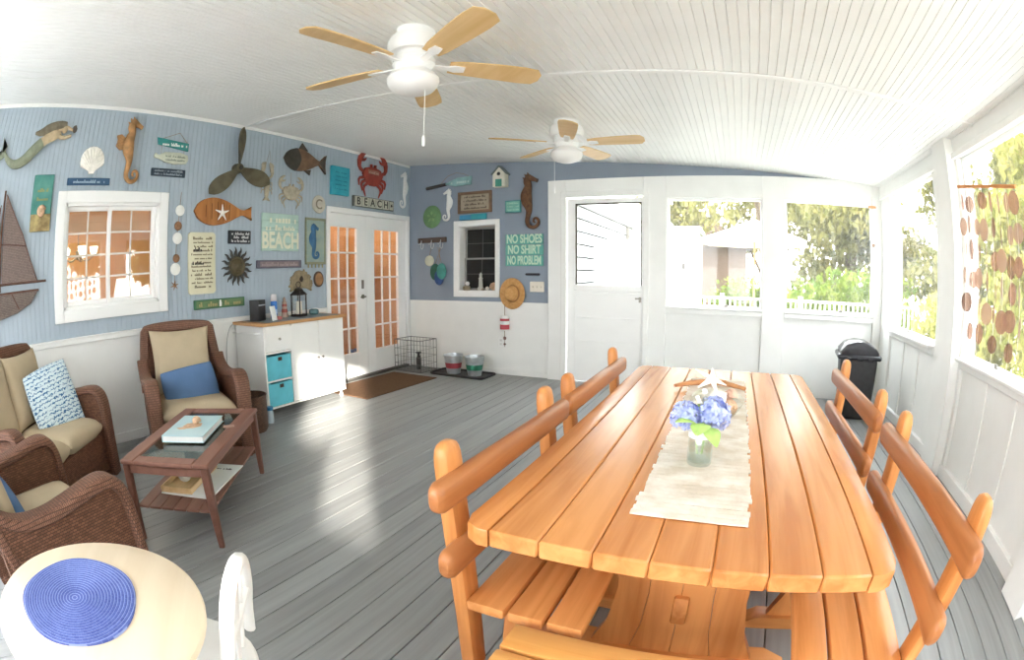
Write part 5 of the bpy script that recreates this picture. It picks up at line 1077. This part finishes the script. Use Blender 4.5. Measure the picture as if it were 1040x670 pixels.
for f, cx_, l_ in ((f1, .08, .30), (f2, -.11, .26)):
    b = M(); b.tube([(cx_, 0, -.09), (cx_, 0, -.09-l_)], .0018, 5); b.lathe([(0, -.03), (.008, -.028), (.009, .02), (.004, .03), (0, .03)], 10, (cx_, 0, -.11-l_)); o = b.build('pull_chain', WHITE2, f); o.rotation_euler = (0, 0, -f.rotation_euler.z)
# ------------------------------------------------------------------ kitchen behind the house wall
KT = paint('kitchen_tan_wall', (198, 154, 110), .7, .04, 4); KW_ = paint('kitchen_white', (226, 222, 210), .5)
b = M(); b.bb(-3.6, -.14, -6.4, .1, -.08, -.02); b.build('kitchen_floor', wood('kitchen_oak_floor', (150, 96, 58), (176, 120, 76), 'Y', .35, 8)); struct(bpy.data.objects['kitchen_floor'])
b = M(); b.bb(-3.7, -3.6, -6.4, .1, 0, 2.7); b.bb(-3.6, -.14, -6.5, -6.4, 0, 2.7); b.bb(-3.6, -.14, .0, .1, 0, 2.7); b.bb(-1.25, -1.15, -2.2, 0.0, -.02, 2.7); struct(b.build('wall_kitchen', KT))
b = M(); b.bb(-3.7, -.14, -6.5, .1, 2.7, 2.78); struct(b.build('ceiling_kitchen', KW_))
kc = thing('kitchen_counter', 'white kitchen counter seen through the left half of the sliding window', 'counter', (-3.3, -5.1, -.02))
b = M(); b.bb(-.29, .29, -.8, .8, .02, .88, .01); b.build('cabinet_body', KW_, kc); b = M(); b.bb(-.29, .32, -.82, .82, .88, .92, .005); b.build('worktop', paint('counter_cream', (214, 204, 180), .3), kc)
for yy in (-.4, 0, .4):
    b = M(); b.bb(.29, .305, yy-.18, yy+.18, .1, .84, .004); d_ = b.build('door', KW_, kc); b = M(); b.ball((.32, yy+.14, .6), .016, (1, 1, 1), 1); b.build('knob', IRON, d_)
kw = thing('kitchen_far_window', 'bright green garden window in the far kitchen wall seen through the glass', 'window', (-3.59, -4.95, 1.5))
b = M(); b.bb(0, .012, -.36, .36, -.30, .20); b.build('view', glow('green_daylight_glow', (190, 214, 170), .14), kw); b = M()  # view panel glows to stand in for daylight outside the kitchen
for q in ((-.4, -.36, -.34, .24), (.36, .4, -.34, .24), (-.36, .36, .2, .24), (-.36, .36, -.34, -.30), (-.012, .012, -.3, .2)): b.bb(0, .03, q[0], q[1], q[2], q[3])
b.build('frame', KW_, kw)
ks = thing('window_shade', 'tan roman shade across the top of the sliding window, inside the kitchen', 'shade', (-.22, -4.335, 1.80))
b = M()
for k in range(3): b.bb(-.008-.012*k, .0-.012*k+.006, -.5, .5, .0+.07*k, .075+.07*k, .003)
b.build('cloth', paint('tan_shade', (214, 166, 116), .8, .06, 6), ks)
def arch_chair(lab, x, y, rz):
    c = thing('windsor_chair', lab, 'chair', (x, y, -.02), (0, 0, rz), 'wooden chairs in the kitchen'); wd_ = wood('chair_brown', (120, 76, 48), (146, 96, 62), 'Z', .4, 12)
    b = M(); b.prism([(.21*math.cos(2*PI*i/24), .2*math.sin(2*PI*i/24)) for i in range(24)], .43, .465, .01); b.build('seat', wd_, c)
    b = M(); b.tube([(-.19, -.16, .46), (-.2, -.19, .75)]+[(-.2*math.cos(PI*i/10), -.2, .8+.24*math.sin(PI*i/10)) for i in range(1, 10)]+[(.2, -.19, .75), (.19, -.16, .46)], .016, 8, smooth=1)
    for xx in (-.1, -.05, 0, .05, .1): b.tube([(xx*.9, -.16, .46), (xx, -.2, .8+.24*math.sqrt(1-(xx/.2)**2))], .007, 6)
    b.build('backrest', wd_, c)
    for sx in (-1, 1):
        for sy in (-1, 1): M().tube([(sx*.13, sy*.12, .43), (sx*.18, sy*.17, 0)], .015, 8).build('leg', wd_, c)
    return c
arch_chair('brown hoop-back chair in the kitchen at the lower left of the sliding window', -.75, -4.86, -1.2)
arch_chair('brown hoop-back chair in the kitchen at the lower right of the sliding window', -1.0, -3.75, 2.2)
kt = thing('kitchen_table', 'round wooden table inside the kitchen behind the sliding window', 'table', (-1.5, -4.3, -.02)); wdk = wood('kitchen_table_wood', (150, 100, 62), (176, 124, 80), 'Y', .35, 9)
b = M(); b.lathe([(0, .72), (.5, .72), (.52, .735), (.5, .75), (0, .75)], 36); b.build('tabletop', wdk, kt); b = M(); b.lathe([(0, 0), (.26, 0), (.26, .03), (.06, .1), (.05, .6), (.1, .72), (0, .72)], 20); b.build('pedestal', wdk, kt)
cl = thing('chandelier', 'glowing chandelier in the kitchen seen through the middle of the sliding window', 'lamp', (-1.5, -4.3, 1.62))
b = M(); b.tube([(0, 0, .1), (0, 0, 1.07)], .008, 6); b.lathe([(0, 0), (.03, .02), (.03, .1), (0, .12)], 12)
for k in range(5): a = 2*PI*k/5; b.tube([(0, 0, .05), (.12*math.cos(a), .12*math.sin(a), -.02), (.22*math.cos(a), .22*math.sin(a), .04)], .008, 6, smooth=1)
b.build('arms', NICKEL, cl)
for k in range(5):
    a = 2*PI*k/5; b = M(); b.lathe([(.025, 0), (.05, .05), (.06, .10), (.055, .10), (.045, .05), (.02, .005)], 14, (.22*math.cos(a), .22*math.sin(a), .04)); b.build('glass_shade', glow('lit_shade', (255, 236, 206), .45), cl)
kd = thing('white_dresser_lamp', 'white pleated lamp shade in the kitchen at the right of the sliding window', 'lamp', (-2.2, -3.35, .9))
b = M(); b.lathe([(.10, .18), (.2, .18), (.13, .50), (.10, .50)], 24); b.build('lamp_shade', glow('warm_shade', (255, 240, 220), .2), kd); b = M(); b.lathe([(0, 0), (.09, 0), (.08, .03), (.03, .06), (.05, .12), (.02, .2), (.01, .3), (0, .3)], 16); b.build('base', KW_, kd)
ds = thing('dresser', 'brown wooden dresser under the lamp in the kitchen', 'dresser', (-2.2, -3.35, -.02)); b = M(); b.bb(-.25, .25, -.45, .45, .06, .915, .008); b.build('body', wdk, ds)
for k in range(3): b = M(); b.bb(.25, .262, -.42, .42, .1+.27*k, .35+.27*k, .004); b.build('drawer', wdk, ds)
bb_ = thing('blue_boots', 'blue boots standing inside the right french door', 'boots', (-.5, -.72, -.02)); b = M(); b.tube([(0, 0, .02), (0, 0, .3)], .05, 10); b.ball((.05, 0, .04), .05, (1.5, .9, .75), 2); b.build('boot', paint('boot_blue', (70, 110, 170), .4), bb_); b = M(); b.tube([(.0, .13, .02), (0, .13, .3)], .05, 10); b.ball((.05, .13, .04), .05, (1.5, .9, .75), 2); b.build('boot', bpy.data.materials['boot_blue'], bb_)
ck = thing('coat', 'dark coat hanging inside the right french door', 'coat', (-.6, -.18, 1.0)); b = M(); b.tube([(0, 0, -.05), (0, .0, .2), (0, 0, .5), (0, 0, .72)], [.10, .11, .10, .03], 10, .5, (1, 0, 0), smooth=1); b.build('cloth', paint('coat_dark', (70, 62, 62), .9), ck)
# ------------------------------------------------------------------ outdoors
b = M(); b.bb(PX0+.05, 12, .05, 5.6, -.2, -.06); struct(b.build('deck_outside', paint('pale_deck', (222, 220, 214), .6, .05, 3)))
b = M(); b.bb(W+.2, 10.6, -12.5, .04, -.2, -.08); b.bb(-.2, W+.2, -12.5, Y0-.13, -.2, -.08); struct(b.build('patio_outside', paint('pale_paving', (226, 224, 218), .7, .04, 3)))  # front strip of paving added unseen to bounce light onto the ceiling
b = M(); b.bb(-30, 50, -30, 60, -1.0, -.7); struct(b.build('ground_outside', paint('lawn_and_gravel', (92, 102, 58), .9, .2, .6, c2=(124, 122, 96))))
SID = paint('white_siding', (190, 193, 197), .5, .02, 3)
hw = thing('house_wing', 'white clapboard wing of the house seen through the porch door window', 'building', (0, 0, 0))
b = M()
for k in range(16): b.box((2.03, 3.0, -.6+.195*k+.1), (.03, 5.3, .170), Euler((0, -.08, 0)))
b.build('clapboards', SID, hw); b = M(); b.bb(-2, 2.02, .35, 5.65, -.7, 2.5); b.build('shadow_line_backing', paint('shadow_line_black', (24, 24, 26), .8), hw)  # house body painted near-black so the board gaps read as shadow lines
b = M(); b.bb(1.9, 2.28, .35, 5.85, 2.36, 2.52, .01); b.bb(2.0, 2.07, 5.55, 5.66, -.6, 2.4); b.build('eave_trim', WHITE, hw)
b = M(); b.prism([(2.35, 2.52), (-2, 3.9), (-2, 3.8), (2.35, 2.44)], -5.9, -.3, 0, Matrix.Rotation(PI/2, 4, 'X')); b.build('roof', paint('pale_shingles', (206, 204, 200), .8, .1, 8), hw)
w_ = M(); w_.bb(2.03, 2.075, 3.2, 4.05, .75, 2.05); w_ = w_.build('window', WHITE, hw); b = M(); b.bb(2.07, 2.08, 3.3, 3.95, .85, 1.36); b.bb(2.07, 2.08, 3.3, 3.95, 1.43, 1.95); b.build('panes', paint('pale_blue_glass', (36, 46, 58), .15, .1, 3), w_)
b = M(); b.tube([(2.1, 4.75, 2.3), (2.1, 4.75, -.5)], .035, 8, sq=.5); b.build('downspout', paint('downspout_grey', (90, 88, 86), .5), hw)
sh = thing('white_shed', 'low flat-roofed white shed beyond the deck in the middle window', 'building', (2.95, 8.2, -.7))
b = M(); b.bb(-1.0, .48, -.9, .9, 0, 3.1); b.build('wall', SID, sh); b = M(); b.bb(-1.05, .55, -.98, .95, 3.1, 3.24, .01); b.build('roof', WHITE, sh); b = M(); b.tube([(.1, -.95, 2.15), (.1, -.95, 2.3)], [.03, .045], 8); b.build('wall_lamp', IRON, sh)
rl = thing('deck_railing', 'white picket deck railing beyond the middle windows', 'railing', (0, 5.4, -.06))
b = M(); b.bb(2.25, 9.5, -.035, .035, .88, .93, .006); b.bb(2.25, 9.5, -.02, .02, .1, .15, .004); b.build('rail', WHITE, rl)
for k in range(5): b = M(); b.bb(2.3+1.75*k, 2.4+1.75*k, -.05, .05, 0, 1.0, .006); b.build('post', WHITE, rl)
b = M()
for k in range(62): x = 2.45+.113*k; b.bb(x, x+.035, -.016, .016, .15, .88)
b.build('balusters', WHITE, rl)
um = thing('patio_umbrella', 'cream patio umbrella open over the deck beyond the middle windows', 'umbrella', (4.75, 4.35, -.06))
b = M(); n = 8; R_ = 1.12; zt, ze = 2.50, 2.09; tips = [(R_*math.cos(2*PI*i/n+.2), R_*math.sin(2*PI*i/n+.2), ze) for i in range(n)]
for i in range(n):
    j = (i+1) % n; A_, B_ = Vector(tips[i]), Vector(tips[j]); T_ = Vector((0, 0, zt)); m1 = (A_+T_)/2+Vector((0, 0, -.02)); m2 = (B_+T_)/2+Vector((0, 0, -.02)); mm_ = (A_+B_)/2*.97; mm_.z = ze
    for q in ((T_, m1, m2), (m1, A_, mm_), (m1, mm_, m2), (m2, mm_, B_)): b.bm.faces.new([b.bm.verts.new(v) for v in q])
    for q in ((A_, mm_, mm_+Vector((0, 0, -.1)), A_+Vector((0, 0, -.1))), (mm_, B_, B_+Vector((0, 0, -.1)), mm_+Vector((0, 0, -.1)))): b.bm.faces.new([b.bm.verts.new(v) for v in q])
b._done(); b.build('canopy', paint('umbrella_cream', (240, 226, 204), .8, .04, 6), um)
b = M(); b.tube([(0, 0, 0), (0, 0, 2.57)], .022, 10); b.lathe([(0, 0), (.25, 0), (.25, .04), (.05, .08), (0, .08)], 20); b.build('pole', wood('umbrella_pole', (190, 150, 104), (206, 168, 122), 'Z', .5, 10), um)
for i in range(n): b = M(); b.tube([(0, 0, zt-.03), tuple(Vector(tips[i])*.97+Vector((0, 0, -.01)))], .008, 5); b.build('rib', bpy.data.materials['umbrella_pole'], um)
nh = thing('neighbour_house', 'tan neighbouring house half hidden behind the umbrella', 'building', (3.6, 17.5, -.7))
b = M(); b.bb(-2.5, 1.3, -2, 2, 0, 3.2); b.build('wall', paint('tan_siding', (104, 82, 68), .7, .06, 3), nh); b = M(); b.prism([(-2.8, 3.15), (-.6, 4.6), (1.6, 3.15)], -2.3, 2.3, 0, Matrix.Rotation(PI/2, 4, 'X')); b.build('roof', paint('tan_roof', (92, 78, 70), .8, .1, 5), nh)
w_ = M(); w_.bb(-1.5, -.6, -2.04, -1.98, 1.3, 2.4); w_ = w_.build('window', WHITE, nh); b = M(); b.bb(-1.42, -.68, -2.06, -2.03, 1.38, 2.32); b.build('pane', paint('grey_pane', (150, 160, 168), .2), w_)
BARK = paint('tree_bark', (120, 104, 88), .9, .2, 12, bump=.4)
def leaf_mat(name, c, c2):
    m, nt, b = new_mat(name); oi = nt.nodes.new('ShaderNodeTexNoise'); oi.inputs['Scale'].default_value = 2.2; oi.inputs['Detail'].default_value = 3; tc = nt.nodes.new('ShaderNodeTexCoord'); nt.links.new(tc.outputs['Object'], oi.inputs['Vector'])
    r = nt.nodes.new('ShaderNodeValToRGB'); r.color_ramp.elements[0].position = .38; r.color_ramp.elements[1].position = .62; r.color_ramp.elements[0].color = srgb(*c); r.color_ramp.elements[1].color = srgb(*c2)
    nt.links.new(oi.outputs['Fac'], r.inputs[0]); nt.links.new(r.outputs[0], b.inputs['Base Color']); b.inputs['Roughness'].default_value = .6; b.inputs['Specular IOR Level'].default_value = .2
    tr_ = nt.nodes.new('ShaderNodeBsdfTranslucent'); nt.links.new(r.outputs[0], tr_.inputs['Color']); mx = nt.nodes.new('ShaderNodeMixShader'); mx.inputs[0].default_value = .5
    nt.links.new(b.outputs[0], mx.inputs[1]); nt.links.new(tr_.outputs[0], mx.inputs[2]); nt.links.new(mx.outputs[0], nt.nodes['Material Output'].inputs['Surface']); return m
LF = [leaf_mat('leaf_olive', (100, 102, 56), (144, 138, 86)), leaf_mat('leaf_green', (98, 122, 42), (146, 156, 72)), leaf_mat('leaf_yellow', (128, 132, 62), (162, 154, 92))]
def leaves(rn, centre, rad, n, size):
    vs, fs = [], []
    for i in range(n):
        d_ = Vector((rn.gauss(0, 1), rn.gauss(0, 1), rn.gauss(0, 1))).normalized()*rn.random()**.4
        p = Vector(centre)+Vector((d_.x*rad[0], d_.y*rad[1], d_.z*rad[2])); e = Euler((rn.uniform(0, 6.3), rn.uniform(0, 6.3), rn.uniform(0, 6.3))).to_matrix(); s_ = size*rn.uniform(.6, 1.3); k = len(vs)
        vs += [p+e @ Vector(q) for q in ((-s_, 0, 0), (0, -s_*.5, 0), (s_, 0, s_*.15), (0, s_*.5, 0))]; fs.append((k, k+1, k+2, k+3))
    return vs, fs
def mesh_obj(name, vs, fs, mat, parent):
    me = bpy.data.meshes.new(name); me.from_pydata([tuple(v) for v in vs], [], fs); me.materials.append(mat); o = bpy.data.objects.new(name, me); COL.objects.link(o); o.parent = parent; return o
def tree(label, x, y, h, r, m_, sd, n=2600, low=.35, size=.15, group='trees beyond the porch', clumps=9):
    rn = random.Random(sd); t = thing('tree', label, 'tree', (x, y, -.7), (0, 0, 0), group)
    b = M(); b.tube([(0, 0, 0), (.05*h*rn.uniform(-1, 1), .03*h, h*.45), (.06*h*rn.uniform(-1, 1), 0, h*.8)], [.035*h, .026*h, .01*h], 8, smooth=1); tips_ = []
    for k in range(clumps):
        a = rn.uniform(0, 2*PI); z = h*rn.uniform(low+.1, .98); rr = r*rn.uniform(.35, .9)*math.sin(PI*min(1, max(.12, (z/h-low)/(1-low)*.8+.15))); p = (rr*math.cos(a), rr*math.sin(a), z); tips_.append(p)
        b.tube([(0, 0, z*.55), (p[0]*.5, p[1]*.5, z*.8), p], [.012*h, .008*h, .003*h], 6, smooth=1)
    b.build('trunk', BARK, t); V_, F_ = [], []
    for p in tips_:
        q = r*rn.uniform(.32, .52); v_, f_ = leaves(rn, p, (q, q, q*.75), int(n*1.8)//clumps, size); k = len(V_); V_ += v_; F_ += [tuple(i+k for i in ff) for ff in f_]
    mesh_obj('crown', V_, F_, m_, t); return t
def shrub(label, x, y, w, d, h, m_, sd, n=2200, size=.11, z0=-.7, group='hedges and shrubs outside'):
    rn = random.Random(sd); t = thing('shrub', label, 'shrub', (x, y, z0), (0, 0, 0), group); V_, F_ = [], []
    for k in range(7):
        v_, f_ = leaves(rn, (w*rn.uniform(-.6, .6), d*rn.uniform(-.4, .4), h*rn.uniform(.25, .62)), (w*.5, d*.6, h*.38), n//7, size); q = len(V_); V_ += v_; F_ += [tuple(i+q for i in ff) for ff in f_]
    mesh_obj('foliage', V_, F_, m_, t); M().tube([(0, 0, 0), (0, 0, h*.5)], .04, 7).build('stem', BARK, t); return t
tree('sparse olive tree above the shed in the left porch window', 2.6, 13.0, 6.4, 2.3, LF[0], 21, 900, .4, .16)
tree('olive tree behind the top of the umbrella', 5.6, 15.5, 6.6, 2.6, LF[0], 22, 1700, .35, .16)
tree('broad olive tree filling the upper part of the second porch window', 8.6, 12.5, 6.6, 3.0, LF[0], 23, 3400, .22, .16)
tree('olive tree behind the far right porch corner', 11.5, 9.5, 6.2, 3.0, LF[0], 24, 3000, .2, .16)
tree('yellow-green tree outside the first right window', 12.5, 4.0, 6.0, 2.8, LF[2], 25, 3000, .2, .16)
tree('olive tree filling the gap beyond the first right window', 14.5, 7.0, 6.4, 3.0, LF[0], 51, 3000, .15, .15)
tree('yellow-green tree outside the window with the shell mobile', 11.5, -.2, 5.6, 2.6, LF[2], 26, 3000, .2, .16)
def sun_blocker(name, label, loc, x0, x1, y0, y1, h, ridge):  # added unseen buildings that keep stray sun out of the porch
    g = thing(name, label, 'building', loc); cx_, cy_ = (x0+x1)/2, (y0+y1)/2
    b = M(); b.bb(x0, x1, y0, y1, 0, h); b.build('wall', SID, g)
    b = M()
    if ridge == 'x': b.prism([(y0-.2, h), (cy_, h+.9), (y1+.2, h), (y1+.2, h-.06), (y0-.2, h-.06)], x0-.2, x1+.2, 0, Matrix(((0, 0, 1, 0), (1, 0, 0, 0), (0, 1, 0, 0), (0, 0, 0, 1))))
    else: b.prism([(x0-.2, h), (cx_, h+.9), (x1+.2, h), (x1+.2, h-.06), (x0-.2, h-.06)], -y1-.2, -y0+.2, 0, Matrix.Rotation(PI/2, 4, 'X'))
    b.build('roof', bpy.data.materials['pale_shingles'], g)
    return g
g = sun_blocker('sun_blocker', 'white building added unseen behind the porch front to block the sun', (0, 0, -.7), 1.0, 9.9, -17, -13, 5.4, 'x'); M().bb(3, 6, -13, -12.94, 0, 2.3, .01).build('sun_blocker_door', WHITE2, g)
g = sun_blocker('sun_blocker_right', 'white building added unseen to the right of the porch to block the sun', (0, 0, -.7), 11, 15.5, -12.2, -5.2, 4.9, 'y'); M().bb(10.94, 11, -10, -7.5, 0, 2.6, .01).build('sun_blocker_right_door', WHITE2, g)
shrub('bright green shrub in the lower right of the second porch window', 7.6, 7.3, 2.2, 1.0, 2.5, LF[1], 31, 3600)
shrub('green hedge seen under the umbrella', 5.4, 10.5, 2.6, 1.0, 2.2, LF[1], 32, 3000)
shrub('yellow-green shrub outside the first right window', 9.2, 2.4, 1.6, 1.8, 2.1, LF[2], 33, 3200)
shrub('low shrub outside the window with the shell mobile', 9.0, -.8, 1.3, 1.5, 1.6, LF[2], 34, 2600)
shrub('green shrub below the shell mobile window', 8.8, -3.0, 1.2, 1.5, 1.4, LF[1], 35, 2400)
# ------------------------------------------------------------------ light
w = bpy.data.worlds.new('sky'); SC.world = w; w.use_nodes = True; nt = w.node_tree; nt.nodes.clear()
o = nt.nodes.new('ShaderNodeOutputWorld'); bg = nt.nodes.new('ShaderNodeBackground'); tc = nt.nodes.new('ShaderNodeTexCoord'); sx = nt.nodes.new('ShaderNodeSeparateXYZ'); r = nt.nodes.new('ShaderNodeValToRGB')
nt.links.new(tc.outputs['Generated'], sx.inputs[0]); nt.links.new(sx.outputs['Z'], r.inputs[0]); r.color_ramp.elements[0].color = (1, .98, .95, 1); r.color_ramp.elements[1].color = (.92, .96, 1, 1); r.color_ramp.elements[1].position = .6
nt.links.new(r.outputs[0], bg.inputs['Color']); bg.inputs['Strength'].default_value = SKY_S; nt.links.new(bg.outputs[0], o.inputs['Surface'])
def light(name, kind, energy, loc, rot=(0, 0, 0), **kw):
    l = bpy.data.lights.new(name, kind); l.energy = energy
    for k, v in kw.items(): setattr(l, k, v)
    q = bpy.data.objects.new(name, l); COL.objects.link(q); q.location = loc; q.rotation_euler = rot; return q
sd_ = Vector((-.9, 1, -.32)).normalized()
light('sun', 'SUN', SUN_S, (8, -12, 6), sd_.to_track_quat('-Z', 'Y').to_euler(), angle=.025, color=(1, .93, .82))
light('kitchen_fill_light', 'AREA', 90*KIT_S, (-1.9, -4.2, 2.6), (0, 0, 0), shape='RECTANGLE', size=1.6, size_y=2.5, color=(1, .84, .62))  # added lamp without a fixture: warm fill for the kitchen
light('hall_fill_light', 'AREA', 26*KIT_S, (-.65, -1.0, 2.6), (0, 0, 0), shape='RECTANGLE', size=.7, size_y=1.6, color=(1, .84, .62))  # added lamp without a fixture: warms the space behind the french doors
# ------------------------------------------------------------------ camera: wide fisheye lens
cd = bpy.data.cameras.new('camera'); cd.type = 'PANO'; cd.panorama_type = 'FISHEYE_LENS_POLYNOMIAL'; cd.fisheye_fov = math.radians(179); cd.sensor_width = 36; cd.sensor_fit = 'HORIZONTAL'; cd.clip_start = .02
f_px, ka, kb, kc_ = 519.8697, .2707, -1.4147, 2.3121
s_ = 1040/3600; k1 = s_*100/f_px
cd.fisheye_polynomial_k0 = 0; cd.fisheye_polynomial_k1 = -k1; cd.fisheye_polynomial_k2 = -k1*ka*.1*s_; cd.fisheye_polynomial_k3 = -k1*kb*.01*s_**2; cd.fisheye_polynomial_k4 = -k1*kc_*.001*s_**3
co = bpy.data.objects.new('camera', cd); COL.objects.link(co); SC.camera = co
yaw, pitch_, roll = .4357, -.1152, .001
F_ = Vector((-math.sin(yaw)*math.cos(pitch_), math.cos(yaw)*math.cos(pitch_), math.sin(pitch_))); R0 = Vector((math.cos(yaw), math.sin(yaw), 0)); U0 = R0.cross(F_)
R_ = R0*math.cos(roll)+U0*math.sin(roll); U_ = U0*math.cos(roll)-R0*math.sin(roll)
co.matrix_world = Matrix(((R_.x, U_.x, -F_.x, 4.3065), (R_.y, U_.y, -F_.y, -5.7908), (R_.z, U_.z, -F_.z, 1.3216), (0, 0, 0, 1)))
vs = SC.view_settings; vs.view_transform = 'Standard'; vs.look = 'None'; vs.gamma = 1; vs.use_curve_mapping = False; vs.exposure = EXPO
SC.cycles.use_denoising = True; SC.cycles.max_bounces = 10; SC.cycles.diffuse_bounces = 6; SC.cycles.transparent_max_bounces = 16; SC.cycles.sample_clamp_indirect = 6
SC.cycles.caustics_reflective = False; SC.cycles.caustics_refractive = False
